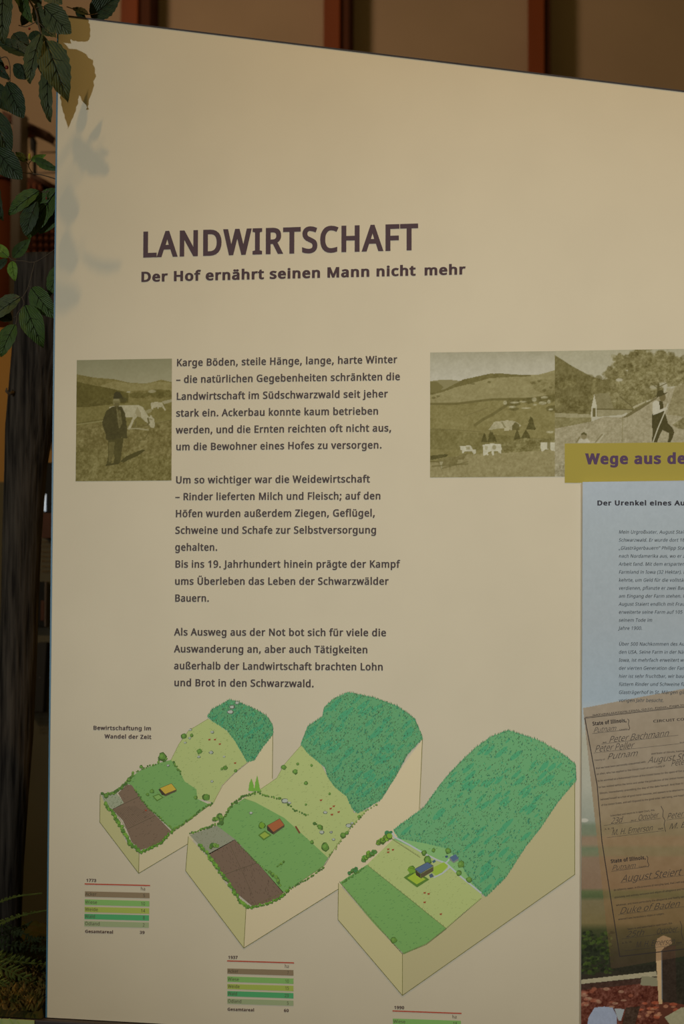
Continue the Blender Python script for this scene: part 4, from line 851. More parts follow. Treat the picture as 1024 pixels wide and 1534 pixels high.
dots(Z1, 9, K1, [(627,266),(655,266),(680,289),(758,386),(302,628)], [(530,216,2.4),(525,258,2),(640,228,2.6),(635,332,3.2),(572,354,2.4),(702,353,2),(415,398,2.2),(640,480,2.2),(502,282,2),(742,100,3.6),(733,125,4.4),(768,78,3)],
     [(495,248,3.6),(535,243,2.2),(575,326,3.6),(707,410,3),(610,560,4.8),(555,562,2.6),(332,530,3),(310,546,2.2),(277,405,2.4),(385,352,5.4),(215,470,3),(760,425,2.2),(690,415,1.8),(98,552,3)], B1, rng, .8)
house(Z1, 9, K1, [(372,515),(432,490),(458,522),(400,545)], [(385,540),(400,545),(458,523),(458,530),(402,556),(380,545)], [(365,520),(378,518),(400,547),(385,550)], [(335,556),(368,542),(392,562),(358,582)], (156, 130, 44), B1, None, rng, (104, 134, 66))
# block 2
Z2 = (270, 1030, 2.768); K2 = .70
B2 = block(Z2, 11, K2, [(33,618),(22,760),(263,1080),(272,918),(200,830),(110,700)],
  [(272,918),(263,1080),(655,835),(990,625),(1003,215),(890,370),(850,440),(770,510),(720,560),(650,650),(600,735),(440,845)],
  [[(33,618),(22,760),(263,1080),(272,918)], [(263,1080),(655,835)], [(1003,215),(990,510)]], 'middle block drawing of farmland with brown field', (152, 143, 96), (165, 149, 114))
area(Z2, 13, K2, [(40,612),(150,572),(228,630),(120,692),(75,650)], (116, 114, 90), B2, 'fallow_area', rng, 70, (84, 84, 58), 1.2, (.3, -1))
area(Z2, 13, K2, [(115,690),(225,630),(318,725),(428,850),(400,880),(300,908),(230,850),(170,780)], (95, 76, 58), B2, 'ploughed_field', rng, 190, (68, 52, 38), 2.6, (.3, .9))
area(Z2, 13, K2, [(172,545),(215,490),(265,460),(310,475),(430,540),(530,630),(612,706),(590,745),(450,835),(425,850),(318,725),(228,630),(150,572)], (94, 127, 66), B2, 'meadow_area', rng, 150, (62, 96, 50), 2.2)
area(Z2, 13, K2, [(262,460),(320,430),(400,375),(430,320),(500,240),(570,295),(610,370),(690,450),(720,520),(775,508),(720,565),(650,655),(612,706),(530,630),(430,540),(310,475)], (138, 144, 86), B2, 'pasture_area', rng, 190, (112, 120, 66), 1.8)
d = Draw(*Z2, 14, K2); d.stroke([(320,430),(400,375),(430,320),(500,240)], .5, (96, 100, 48)); d.stroke([(272,916),(440,845),(600,735),(650,650),(720,562)], .5, LINE); d.stroke([(170,780),(320,726)], .5, (62, 54, 34)); d.stroke([(205,650),(300,860)], .4, (70, 58, 38)); d.p.build('outline', B2)
forest(Z2, 14, K2, [(500,235),(530,160),(590,120),(597,82),(640,45),(695,20),(800,42),(900,78),(970,130),(1003,210),(940,275),(890,370),(830,465),(770,500),(735,520),(712,500),(690,450),(640,410),(612,370),(600,330),(530,272)], (76, 122, 78), B2, rng, 1700, (58, 120, 80), 1.15)
hedge(Z2, 17, K2, [(40,605),(110,580),(160,560)], rng, 1.6, 1.8, B2); hedge(Z2, 17, K2, [(140,555),(160,528),(175,560)], rng, 3.0, 1.4, B2)
hedge(Z2, 17, K2, [(175,545),(215,485),(260,450),(330,430)], rng, 1.7, 1.7, B2); hedge(Z2, 17, K2, [(330,440),(420,462),(480,510),(530,530)], rng, 1.4, 2.2, B2)
hedge(Z2, 17, K2, [(550,560),(590,585)], rng, 2.0, 2.2, B2); hedge(Z2, 17, K2, [(120,665),(150,650)], rng, 3.2, 1.6, B2)
hedge(Z2, 17, K2, [(80,650),(150,740),(200,810),(250,890),(285,915)], rng, 2.2, 1.5, B2, ((80, 116, 38), (70, 102, 38), (94, 128, 44)))
hedge(Z2, 17, K2, [(290,912),(370,895),(430,860),(455,830)], rng, 1.8, 1.5, B2, ((84, 124, 36), (72, 106, 34)))
hedge(Z2, 17, K2, [(455,835),(540,785),(600,740)], rng, 1.3, 1.9, B2); hedge(Z2, 17, K2, [(370,765),(400,790),(415,820)], rng, 2.2, 1.6, B2)
hedge(Z2, 17, K2, [(228,632),(300,710),(360,760)], rng, .9, 2.6, B2); hedge(Z2, 17, K2, [(402,742),(430,718)], rng, 1.4, 1.8, B2)
hedge(Z2, 17, K2, [(612,706),(655,650),(700,590),(770,510),(820,480)], rng, 1.2, 3.2, B2, ((108, 126, 54), (96, 118, 50)))
dots(Z2, 19, K2, [(583,467),(623,502),(636,492),(628,527),(656,516)], [(432,470,5),(452,478,2.6),(292,520,2.6),(600,518,3),(697,572,4),(712,562,2.4),(586,600,3.6),(625,600,2.2),(635,630,2.4),(128,186,.1)],
     [(476,348,3.4),(520,396,2.6),(486,316,1.8),(543,322,1.8),(428,330,3.4),(578,578,3.4),(600,660,5.4),(545,640,2.6),(675,612,3.6),(690,602,2.4),(740,535,2.2),(618,440,1.6),(520,484,1.6)], B2, rng, .9)
for x, h in ((294, 34), (318, 42)):
    d = Draw(*Z2, 20, K2); d.poly(ragged([(x - 12, 428), (x - 8, 400), (x, 428 - h * 1.5), (x + 8, 400), (x + 12, 430)], rng, 2, 6), (92, 130, 44)); d.p.build('tall_tree', B2)
house(Z2, 19, K2, [(360,572),(412,543),(431,570),(385,600)], [(383,600),(431,571),(431,578),(385,610)], [(358,575),(366,572),(388,600),(383,608),(360,592)], [(322,612),(350,592),(378,612),(345,634)], (130, 74, 40), B2, (338, 572, 4.6), rng)
d = Draw(*Z2, 20, K2); d.poly([(474,576),(480,573),(498,602),(492,606)], (96, 56, 30)); d.p.build('barn', B2)
# block 3
Z3 = (490, 1080, 2.695); K3 = .68
B3 = block(Z3, 14, K3, [(45,655),(43,802),(303,1108),(303,942),(190,820)],
  [(303,942),(303,1108),(998,620),(998,240),(900,370),(800,500),(720,630),(620,715),(480,840),(400,900)],
  [[(45,655),(43,802),(303,1108),(303,942)], [(303,1108),(998,620),(998,240)]], 'large block drawing mostly covered in forest', (152, 141, 98), (144, 133, 94))
area(Z3, 16, K3, [(50,652),(160,580),(330,715),(480,838),(400,900),(310,942),(190,820)], (94, 127, 66), B3, 'meadow_area', rng, 170, (60, 94, 50), 2)
area(Z3, 16, K3, [(160,580),(265,478),(390,530),(480,575),(620,690),(625,715),(550,775),(480,838),(330,715)], (138, 144, 86), B3, 'pasture_area', rng, 150, (112, 120, 64), 1.7)
area(Z3, 17, K3, [(265,478),(290,465),(400,485),(500,510),(575,640),(620,695),(480,575),(390,530)], (104, 138, 82), B3, 'clearing', rng, 20)
forest(Z3, 18, K3, [(268,440),(320,402),(390,350),(440,280),(480,228),(540,165),(600,108),(660,65),(730,38),(850,78),(940,128),(1000,175),(1003,240),(930,325),(860,430),(800,505),(720,630),(640,708),(620,690),(572,632),(530,560),(480,512),(400,492),(290,472)], (82, 126, 80), B3, rng, 1900, (60, 122, 80), 1.2)
d = Draw(*Z3, 21, K3); rc = (142, 144, 134)
d.stroke([(262,450),(270,468),(330,500),(390,535),(440,560),(480,575),(540,630),(620,694)], 2.4, rc); d.stroke([(480,572),(505,545)], 2.2, rc); d.stroke([(430,632),(465,615),(492,592),(478,575)], 2.2, rc); d.p.build('road', B3)
hedge(Z3, 21, K3, [(55,655),(80,640),(150,590)], rng, 1.4, 2.0, B3, ((66, 104, 46), (80, 112, 44))); hedge(Z3, 21, K3, [(90,610),(120,600)], rng, 3.2, 1.5, B3, ((56, 96, 50), (66, 104, 46)))
hedge(Z3, 21, K3, [(140,560),(190,520)], rng, 3.4, 1.6, B3, ((66, 104, 46), (90, 122, 40))); hedge(Z3, 21, K3, [(205,490),(250,465)], rng, 3.8, 1.4, B3, ((100, 128, 38), (88, 116, 38))); hedge(Z3, 21, K3, [(235,450),(255,445)], rng, 3.0, 1.6, B3, ((44, 92, 62), (50, 100, 60)))
d = Draw(*Z3, 17, K3)
for a, b_ in (((165,585),(480,838)), ((480,838),(622,716)), ((262,478),(375,552)), ((50,652),(303,942)), ((303,942),(400,903)), ((400,903),(480,840))):
    d.stroke([a, b_], .5, (88, 88, 44))
    n = 26
    for i in range(n): x = a[0] + (b_[0]-a[0])*i/n; y = a[1] + (b_[1]-a[1])*i/n; d.stroke([(x, y + 1), (x, y - 5)], .5, (82, 82, 44))
d.p.build('fence_line', B3)
dots(Z3, 22, K3, [(246,518),(265,520),(246,530),(393,694),(409,698),(393,732),(458,780)], [], [(390,532,3.4),(428,522,2.6),(488,524,4),(530,614,3.6),(572,640,4),(538,578,4.6),(405,562,5.4),(268,884,4.4)], B3, rng, .9)
house(Z3, 22, K3, [(352,598),(404,570),(428,585),(376,616)], [(376,618),(428,588),(428,606),(378,636)], [(356,602),(374,618),(378,636),(358,622)], [(308,632),(352,602),(412,640),(362,672)], (66, 80, 96), B3, (340, 602, 5.4), rng, (126, 142, 40))
d = Draw(*Z3, 22, K3); d.poly([(420,610),(430,590),(470,570),(488,585),(462,612),(440,624)], (120, 140, 46)); d.poly([(410,622),(422,615),(430,628),(416,634)], (60, 70, 80)); d.poly([(422,566),(434,560),(438,568),(428,574)], (52, 74, 80)); d.poly([(474,546),(484,542),(488,550),(478,553)], (48, 66, 76)); d.p.build('garden', B3)
d = Draw(*Z3, 23, K3); d.poly([(492,552),(494,562),(510,574),(530,562),(530,556)], (96, 98, 88)); d.poly([(494,550),(518,538),(530,554),(508,568)], (64, 80, 96)); d.p.build('shed', B3)

# ---- area tables
def table(year, yx0, yx1, yb, ycap, red, ha, bars, total, lab, k):
    T = Print(2, 0, k); T.stroke(red, 1.9, (128, 52, 34)); T = T.build('area_table', brd, lab)
    p = Print(2, 0, k); p.line(year, yx0, yb, yx1, yb + .3, cap=ycap, w=22, col=(56, 40, 34)); 
    p.line('ha', ha[0], ha[2], ha[1], ha[2] + .3, cap=5, w=5, col=(78, 66, 52)); 
    if total: p.line('Gesamtareal', total[0], total[2], total[1], total[2] + 1.1, cap=4.7, w=22, col=(56, 40, 34)); p.line(total[3], total[4], total[6], total[5], total[6] + .2, cap=4.7, w=22, col=(56, 40, 34))
    p.build('table_text', T)
    for (nm, val, l0, l1, r0, r1, xl, xr_, nx1, vx0, vx1, col) in bars:
        q = Print(2, 0, k); q.poly([(xl, l0), (xr_, r0), (xr_, r1), (xl, l1)], col); br = q.build('table_bar', T)
        q = Print(3, 0, k); sl_ = (r0 - l0) / (xr_ - xl); bb = l0 + (l1 - l0) * .78
        q.line(nm, xl + .6, bb, nx1, bb + (nx1 - xl) * sl_, cap=4.9, w=4, col=(58, 52, 36))
        q.build('bar_text', br); q = Print(3, 0, k)
        q.line(val, vx0, bb + (vx0 - xl) * sl_ + .3, vx1, bb + (vx1 - xl) * sl_ + .3, cap=4.9, w=4, col=(58, 52, 36)); q.build('bar_text', br)
BC = [(100, 84, 60), (94, 126, 64), (118, 126, 52), (56, 116, 68), (112, 118, 82)]
def z(v, o, s): return o + v / s
s1 = 7.877; o1 = (110, 1300); names = ['Acker', 'Wiese', 'Weide', 'Wald', 'Ödland']
L = [(277,341,296,360),(372,437,392,457),(460,522,477,543),(543,605,560,625),(628,690,645,708)]; nx = [272,280,290,258,312]; vx = [(820,846),(795,846),(793,846),(817,843),(815,840)]; vals = ['5','10','14','8','2']
table('1773', 129, 144.2, 1320.9, 4.8, [(127.3, 1324.2), (224, 1326.6)], (210.3, 217.7, 1333.6),
  [(names[i], vals[i], z(L[i][0],1300,s1), z(L[i][1],1300,s1), z(L[i][2],1300,s1), z(L[i][3],1300,s1), 127.1 - i*.2, 223.8 - i*.25, z(nx[i],110,s1), z(vx[i][0],110,s1), z(vx[i][1],110,s1), BC[i]) for i in range(5)],
  (127.1, 169.6, 1397.3, '39', 209, 216.7, 1398.9), 'small table of land areas for 1773', .6)
s1 = 7.314; L = [(225,283,243,305),(312,372,335,395),(395,450,415,475),(472,530,495,555),(555,612,577,635)]; nx = [270,277,285,258,305]; vx = [(803,822),(780,824),(780,824),(775,822),(800,822)]; vals = ['7','10','15','23','5']
table('1937', 341.4, 356, 1436.2, 4.8, [(340.5, 1439.5), (439.7, 1442.5)], (426, 432.8, 1449.7),
  [(names[i], vals[i], z(L[i][0],1420,s1), z(L[i][1],1420,s1), z(L[i][2],1420,s1), z(L[i][3],1420,s1), 340.4, 439.3, z(nx[i],320,s1), z(vx[i][0],320,s1), z(vx[i][1],320,s1), BC[i]) for i in range(5)],
  (340.4, 380.8, 1514, '60', 424.9, 432.4, 1515.8), 'small table of land areas for 1937', .62)
table('1990', 590, 605.2, 1511.4, 4.8, [(588.2, 1514.4), (690.3, 1518.2)], (676.8, 684, 1525.4),
  [('Wiese', '18', 1525.8, 1534.2, 1529.2, 1537.6, 588.1, 690, 607, 678, 684.5, BC[1])], None, 'small table of land areas for 1990, cut by the base', .6)

# ================================================================== raised blue-grey sheet
RB = -0.0070
r0 = at(872.3, 722, RB); r1 = at(869.8, 1560, RB); rx = 0.80
sb = empty('text_board', (0.5, RB, foot(.5)), 'pale blue-grey text sheet mounted proud of the cream board at right', 'information board')
zb2 = foot(r1.x) + .001
b = MB(); b.hexa([(r1.x, RB, zb2), (rx, RB, foot(rx) + .001), (rx, -.0036, foot(rx) + .001), (r1.x, -.0036, zb2), (r0.x, RB, r0.z), (rx, RB, r0.z + .004), (rx, -.0036, r0.z + .004), (r0.x, -.0036, r0.z)])
b.build('backing_board', mat('blue_grey_laminate', (0.44, 0.49, 0.58), .6, .25), sb)
c = Canvas(872, 722, 1044, 1552, .85, 21)
c.grad([(722, (152, 162, 170)), (800, (148, 158, 163)), (930, (145, 154, 159)), (1050, (143, 156, 164)), (1062, (150, 161, 166)), (1110, (160, 158, 140)), (1180, (158, 158, 142)), (1232, (138, 142, 128)), (1240, (108, 118, 96)), (1253, (112, 118, 94)), (1258, (132, 112, 90)), (1268, (134, 116, 92)), (1274, (104, 114, 86)), (1284, (112, 114, 86)), (1288, (128, 108, 86)), (1333, (124, 102, 80)), (1338, (88, 98, 62)), (1346, (76, 88, 54)), (1352, (112, 102, 72)), (1385, (112, 100, 64)), (1395, (60, 64, 34)), (1430, (34, 40, 22)), (1470, (46, 38, 28)), (1490, (92, 46, 30)), (1552, (78, 42, 28))], .25)
c.o = (860, 1260, 5.6)
for i in range(160):
    x, y = c.rng.uniform(60, 330), c.rng.uniform(770, 1120); c.ell(x, y, c.rng.uniform(10, 26), c.rng.uniform(8, 18), [(60, 78, 24), (26, 32, 16), (40, 52, 20)][i % 3], .7, .8, .4)
c.poly([(300,1080),(1030,1010),(1030,1390),(740,1350),(720,1150),(560,1140)], (36, 34, 22), .9, .5)
c.poly([(66,1170),(690,1100),(700,1140),(66,1205)], (158, 150, 122), 1, .3); c.poly([(66,1210),(700,1145),(700,1240),(66,1260)], (62, 40, 30), .95, .6)
c.poly([(66,1255),(700,1190),(720,1540),(66,1600)], (90, 44, 30), .95, 1.6)
c.poly([(570,1145),(600,1140),(715,1155),(705,1225),(560,1215)], (128, 124, 98))
for i in range(26):
    x, y = c.rng.uniform(70, 520), c.rng.uniform(1240, 1420); c.ell(x, y, c.rng.uniform(16, 40), c.rng.uniform(7, 14), (146, 88, 66) if i % 2 else (158, 124, 100), .75, .8, .4)
for i in range(20):
    x, y = c.rng.uniform(520, 860), c.rng.uniform(1360, 1480); c.ell(x, y, c.rng.uniform(16, 40), c.rng.uniform(7, 14), (164, 84, 56) if i % 2 else (170, 120, 90), .75, .8, .4)
c.poly([(110,1600),(130,1480),(180,1400),(260,1392),(330,1400),(365,1470),(370,1600)], (146, 156, 176), 1, .3); c.poly([(345,1410),(430,1412),(400,1510),(380,1510)], (150, 158, 160)); c.poly([(440,1400),(560,1390),(500,1600),(400,1600)], (60, 46, 34), .9, .8)
c.poly([(760,1480),(900,1400),(1040,1380),(1040,1600),(850,1600)], (150, 146, 116), 1, .4)
c.poly([(686,880),(700,830),(750,802),(810,825),(825,870),(760,905),(735,950),(740,1200),(742,1370),(712,1370),(700,1150),(690,1000)], (184, 156, 116), 1, .2); c.poly([(736,930),(760,900),(850,880),(860,1350),(750,1360)], (48, 36, 26), .95, .4); c.line([(736,930),(740,1330)], 8, (90, 100, 112), .8)
c.o = (0, 0, 1); c.ell(876, 1232, 6, 3, (182, 178, 164), .8); 
doc = [(873.5, 1064), (1050, 1030.5), (1050, 1430), (916.5, 1453)]
c.poly(doc, (178, 158, 132), .0)
X, Y = c.X, c.Y; m = np.zeros(X.shape, bool)
for i in range(4):
    x1, y1 = doc[i]; x2, y2 = doc[i-1]
    m ^= ((y1 > Y) != (y2 > Y)) & (X < (x2 - x1) * (Y - y1) / (y2 - y1 + 1e-9) + x1)
vy = np.interp(Y, [1040, 1120, 1200, 1240, 1300, 1390, 1460], [.93, .93, .9, .8, .62, .5, .32])
dc = np.stack([np.interp(Y, [1040, 1150, 1250, 1350, 1450], v) for v in ([142, 138, 134, 128, 104], [128, 124, 112, 98, 74], [108, 104, 80, 62, 52])], -1) + c.n2[..., None] * 8
c.a = np.where(m[..., None], c.a * (1 - vy[..., None]) + dc * vy[..., None], c.a)
zz = at(872.3, 722, RB - .0003); 
prn = c.build('printed_sheet', sb, 1, RB, quad=[(872.3, 722), (1044, 721), (1044, 1552), (869.8, 1552)], k=.93, tint=(.97, .94, .89))
# text on the sheet
pr = Print(3, RB, .95); pr.line('Der Urenkel eines Au', 893.3, 756.9, 1026, 756.9, cap=7.6, w=22, col=(42, 40, 44), track=3); pr.build('sheet_heading', sb)
sxr = 48.6 / (text_width('seinem Tode im', 3, 4) * 5.0 / (CAPH + 4.5))
TX = ['Mein Urgroßvater, August Staie', 'Schwarzwald. Er wurde dort 18', '„Glasträgerbauern“ Philipp Sta', 'nach Nordamerika aus, wo er z', 'Arbeit fand. Mit dem erspartem', 'Farmland in Iowa (32 Hektar). E', 'kehrte, um Geld für die vollstän', 'verdienen, pflanzte er zwei Bau', 'am Eingang der Farm stehen. M', 'August Staiert endlich mit Frau', 'erweiterte seine Farm auf 105 H', 'seinem Tode im', 'Jahre 1900.']
pr = Print(3, RB, .95)
for i, s_ in enumerate(TX): pr.line(s_, 926, 799.4 + i * 12.0, cap=5.1, w=5, col=(50, 54, 56), slant=.2, sx=sxr, track=4, dirpx=0)
pr.build('text_paragraph', sb)
pr = Print(3, RB, .95)
for i, s_ in enumerate(['Über 500 Nachkommen des Aug', 'den USA. Seine Farm in der Näh', 'Iowa, ist mehrfach erweitert wo', 'der vierten Generation der Fam', 'hier ist sehr fruchtbar, wir baue', 'füttern Rinder und Schweine fü', 'Glasträgerhof in St. Märgen gib', 'vorigen Jahr besucht.']):
    pr.line(s_, 926, 967.2 + i * 12.05, cap=5.1, w=5, col=(50, 54, 56), slant=.2, sx=sxr, track=4, dirpx=0)
pr.build('text_paragraph', sb)
# old certificate printed on the sheet
pr = Print(3, RB, .7); ik = (38, 31, 27); sc = (42, 36, 32)
Q = lambda x, y: (860 + x / 5.902, 1040 + y / 5.902)
R_ = lambda x, y: (860 + x / 5.6, 1260 + y / 5.6)
pr.stroke([Q(92, 212), Q(200, 800), R_(230, 0), R_(380, 968)], 1.3, ik); pr.stroke([R_(380, 968), R_(1010, 895)], 1.3, ik); pr.stroke([Q(92, 212), Q(1050, 105)], .8, ik); pr.stroke([Q(95, 203), Q(1050, 96)], .5, ik)
def tl(s_, p0, p1, cap, w=6, col=ik, sl=0.0, n=3): pr.line(s_, p0[0], p0[1], p1[0], p1[1], cap=cap, w=w, col=col, slant=sl)
tl('NATURALIZATION FINAL OATH. Fisher, Page in', Q(160, 192), Q(968, 98), 2.2, 8)
for F, y0, extra in ((Q, 0, 0), (R_, -110, 0)):
    if F is Q: tl('State of Illinois,', F(160, 276), F(462, 244), 5.6, 22); 
    else: tl('State of Illinois,', F(305, 184), F(600, 150), 5.6, 22)
tl('CIRCUIT COU', Q(695, 250), Q(1010, 228), 3.8, 10)
pr.stroke([Q(470, 218), Q(482, 232), Q(476, 262), Q(488, 300), Q(480, 316)], .8, ik); pr.stroke([Q(158, 348), Q(480, 312)], .5, sc)
pr.stroke([R_(606, 125), R_(616, 140), R_(612, 170), R_(624, 200), R_(618, 216)], .8, ik); pr.stroke([R_(310, 254), R_(616, 214)], .5, sc)
def script(s_, p0, p1, cap): pr.line(s_, p0[0], p0[1], p1[0], p1[1], cap=cap, w=-4, col=sc, slant=.55)
script('Putnam', Q(165, 340), Q(365, 322), 7.5); tl('County', Q(395, 320), Q(470, 312), 2)
script('Peter Bachmann', Q(300, 428), Q(830, 370), 9); tl('we', Q(250, 434), Q(285, 430), 2.4); pr.stroke([Q(240, 440), Q(918, 362)], .4, sc)
script('Peter Peller', Q(175, 512), Q(520, 478), 9.5); pr.stroke([Q(170, 520), Q(930, 436)], .4, sc); tl('both', Q(930, 435), Q(990, 430), 2.4)
script('Putnam', Q(285, 578), Q(555, 545), 8.5); tl('County of', Q(178, 590), Q(270, 582), 2.4); tl('and State of Illinois, having been', Q(678, 534), Q(1030, 500), 2.4, 8)
script('August Stai', Q(645, 610), Q(1020, 570), 9); tl('that we have been personally acquainted with', Q(190, 662), Q(630, 604), 2.5, 8)
script('Peter', Q(850, 636), Q(990, 620), 8.5)
for s_, a_, b_ in (('an alien, who has applied to the Circuit Court of said County of', (195, 714), (800, 640)), ('to be admitted as a Naturalized Citizen of the United States for the space of five yea', (205, 774), (990, 680)),
    ('he has resided within the limits and under the jurisdiction of the United States, a', (212, 830), (990, 738)), ('Illinois, immediately preceding the day of the date hereof. And that in th', (222, 884), (990, 790)),
    ('behaved himself as a man of good moral character, and appears to be attached to th', (230, 938), (990, 846)), ('of the United States, and well disposed to the good order, well being, and happine', (238, 988), (990, 896)),
    ('Subscribed and sworn to in open Court, this', (318, 1082), (708, 1030))): tl(s_, Q(*a_), Q(*b_), 2.6, 8)
script('23d', Q(320, 1146), Q(420, 1134), 8.5); tl('day of', Q(498, 1124), Q(545, 1118), 2.2); script('October', Q(560, 1118), Q(740, 1090), 8); pr.stroke([Q(262, 1160), Q(760, 1098)], .4, sc)
tl('A. D. 18', Q(268, 1200), Q(350, 1190), 2.4); script('M. H. Emerson', Q(325, 1250), Q(690, 1205), 8.5); tl('Clerk', Q(740, 1200), Q(785, 1192), 2.6, 14); pr.stroke([Q(285, 1268), Q(790, 1205)], .4, sc)
pr.stroke([Q(765, 990), Q(785, 1030), Q(780, 1080), Q(800, 1115), Q(792, 1150), Q(805, 1215)], .8, sc); script('Peter', Q(815, 1104), Q(960, 1080), 8); script('M. B', Q(830, 1195), Q(980, 1175), 8); pr.stroke([Q(815, 1112), Q(1030, 1082)], .4, sc)
script('Putnam', R_(312, 246), R_(510, 225), 7.5); tl('County', R_(540, 222), R_(605, 213), 2)
script('August Steiert', R_(390, 345), R_(890, 285), 10); pr.stroke([R_(385, 350), R_(1010, 275)], .4, sc)
for s_, a_, b_ in (('do solemnly swear, in the presence of Almighty God, that I will support', (330, 418), (960, 342)), ('absolutely and entirely renounce and abjure all allegiance and fidelity', (335, 480), (960, 402)), ('whatever, and more particularly the allegiance and fidelity which I', (350, 545), (960, 468)),
    ('whereof I was heretofore a citizen or subject.', (368, 664), (755, 614)), ('Sworn to and subscribed in open Court, this', (445, 746), (820, 694))): tl(s_, R_(*a_), R_(*b_), 2.6, 8)
script('Duke of Baden', R_(375, 612), R_(880, 550), 9); pr.stroke([R_(365, 618), R_(960, 545)], .4, sc); script('25th', R_(430, 808), R_(580, 790), 8.5); script('October', R_(685, 782), R_(860, 758), 8); pr.stroke([R_(400, 820), R_(880, 760)], .4, sc)
tl('A. D. 18', R_(400, 862), R_(480, 850), 2.4); script('M. H. Emerson', R_(510, 895), R_(840, 862), 8.5); tl('Clerk', R_(855, 862), R_(900, 856), 2.6, 14); pr.stroke([R_(885, 672), R_(900, 710), R_(895, 770), R_(912, 830)], .8, sc); pr.stroke([R_(420, 920), R_(960, 860)], .4, sc)
pr.build('certificate_print', sb, 'print of an old handwritten certificate')

# ================================================================== weathered log behind the board
LY = 0.32
def lp(px, py, dy=0): 
    v = at(px, py, LY + dy); return v
log = empty('weathered_log', tuple(at(-6, 1480, LY)), 'tall grey-brown weathered log standing behind the left edge of the board', 'log')
cen = [(68, 384, 45), (66, 420, 46), (60, 520, 43.5), (54, 560, 41), (44, 640, 38), (38.5, 700, 33.5), (33, 800, 31), (30, 900, 29.5), (26, 1000, 30), (21, 1100, 30), (14, 1200, 29), (7, 1300, 29), (2, 1400, 30), (-3, 1500, 32)]
NV = 40; vs = []; fs = []
rings = []
for i in range(len(cen) - 1):
    for j in range(4):
        t_ = j / 4; rings.append(tuple(cen[i][q] * (1 - t_) + cen[i+1][q] * t_ for q in range(3)))
rings.append(cen[-1])
rings = [q for q in rings if lp(q[0], q[1]).z > foot(lp(q[0], q[1]).x) + .004]
for i, (x, y, r) in enumerate(rings):
    c_ = lp(x, y)
    if i == len(rings) - 1: c_.z = foot(c_.x) + .003
    rr = r * MPX(LY)
    for k in range(NV):
        th = 2 * math.pi * k / NV
        groove = 1 + .035 * noise.noise(Vector((math.cos(th) * 5, math.sin(th) * 5, i * .06))) + .02 * math.sin(th * 17 + i * .05)
        vs.append((c_.x + math.cos(th) * rr * groove, c_.y + math.sin(th) * rr * groove * .8, c_.z))
for i in range(len(rings) - 1):
    for k in range(NV):
        a = i * NV + k; b_ = i * NV + (k + 1) % NV; fs.append((a, a + NV, b_ + NV, b_))
fs.append(tuple(range(NV - 1, -1, -1))[::-1]); fs.append(tuple(len(vs) - NV + k for k in range(NV))[::-1])
obj_from('trunk', vs, fs, M['log'], log, True)
b = MB()
kk = [lp(20, 588, -.028), lp(14, 590, -.035), lp(9.5, 586, -.038), lp(10, 581, -.038)]
b.tube(kk, [.003, .0028, .002, .0012], 8); b.build('hook', M['stem'], log, True)

# ================================================================== leaves
LEAFS = {}
def leaf_mesh(tone, serr, form):
    """unit leaf: base at origin, tip at +Y(1), half width .5, faces -Z... built once and shared"""
    key = (tone, serr, form)
    if key in LEAFS: return LEAFS[key]
    n = 16; vs = []; fs = []; uv = []
    r = random.Random(form * 7 + 3)
    for i in range(n + 1):
        t = i / n
        if form == 0: w = (math.sin(math.pi * t ** .80)) ** .85 * (1 - .18 * t)      # ovate
        elif form == 1: w = math.sin(math.pi * min(1, t * .98 + .01)) ** .7 * (1.05 - .35 * t)    # broad
        else: w = math.sin(math.pi * t ** 1.05) ** .9                                 # elliptic
        w = max(0.0, w) * .5
        if 0 < i < n: w *= 1 + serr * (.055 if i % 2 else -.03)
        zr = .10 * math.sin(t * 2.2) - .16 * t * t
        for s in (-1, -.62, -.28, 0, .28, .62, 1):
            fold = -.16 * abs(s) * w + .022 * math.sin(t * 30 - abs(s) * 5) * abs(s) * (1 - abs(s) * .3) + .04 * s * math.sin(t * 5 + form)
            vs.append((s * w, t, zr * .6 - fold)); uv.append((t, s * w * 2))
    for i in range(n):
        for j in range(6):
            a = i * 7 + j; fs.append((a, a + 1, a + 8, a + 7))
    me = bpy.data.meshes.new('leaf_blade'); me.from_pydata(vs, [], fs); me.shade_smooth()
    l = me.uv_layers.new(name='UVMap')
    for lo in me.loops: l.data[lo.index].uv = uv[lo.vertex_index]
    me.materials.append(LM[tone])
    # veins: midrib and short side ribs, proud of the blade
    b = MB()
    def pt(i, s):
        t = i / n; k = min(n, int(i)) * 7
        j = 3; base = Vector(vs[k + j]); 
        return base
    off = Vector((0, 0, .012))
    b.tube([Vector(vs[i * 7 + 3]) + off for i in range(0, n, 2)] , [.016, .014, .012, .011, .010, .008, .006, .004], 5)
    for i in (5, 8, 11):
        for s in (1, -1):
            a = Vector(vs[i * 7 + 3]) + off; c_ = Vector(vs[(i + 1) * 7 + 3 + s]) + off; d_ = Vector(vs[min(n, i + 2) * 7 + 3 + 2 * s]) + off * .6
            if i != 8 or s > 0: b.tube([a, c_, a.lerp(d_, .9) if False else d_], [.007, .006, .002], 4)
    mv = bpy.data.meshes.new('leaf_vein'); mv.from_pydata([tuple(v) for v in b.v], [], b.f); mv.materials.append(M['vein'])
    LEAFS[key] = (me, mv); return LEAFS[key]
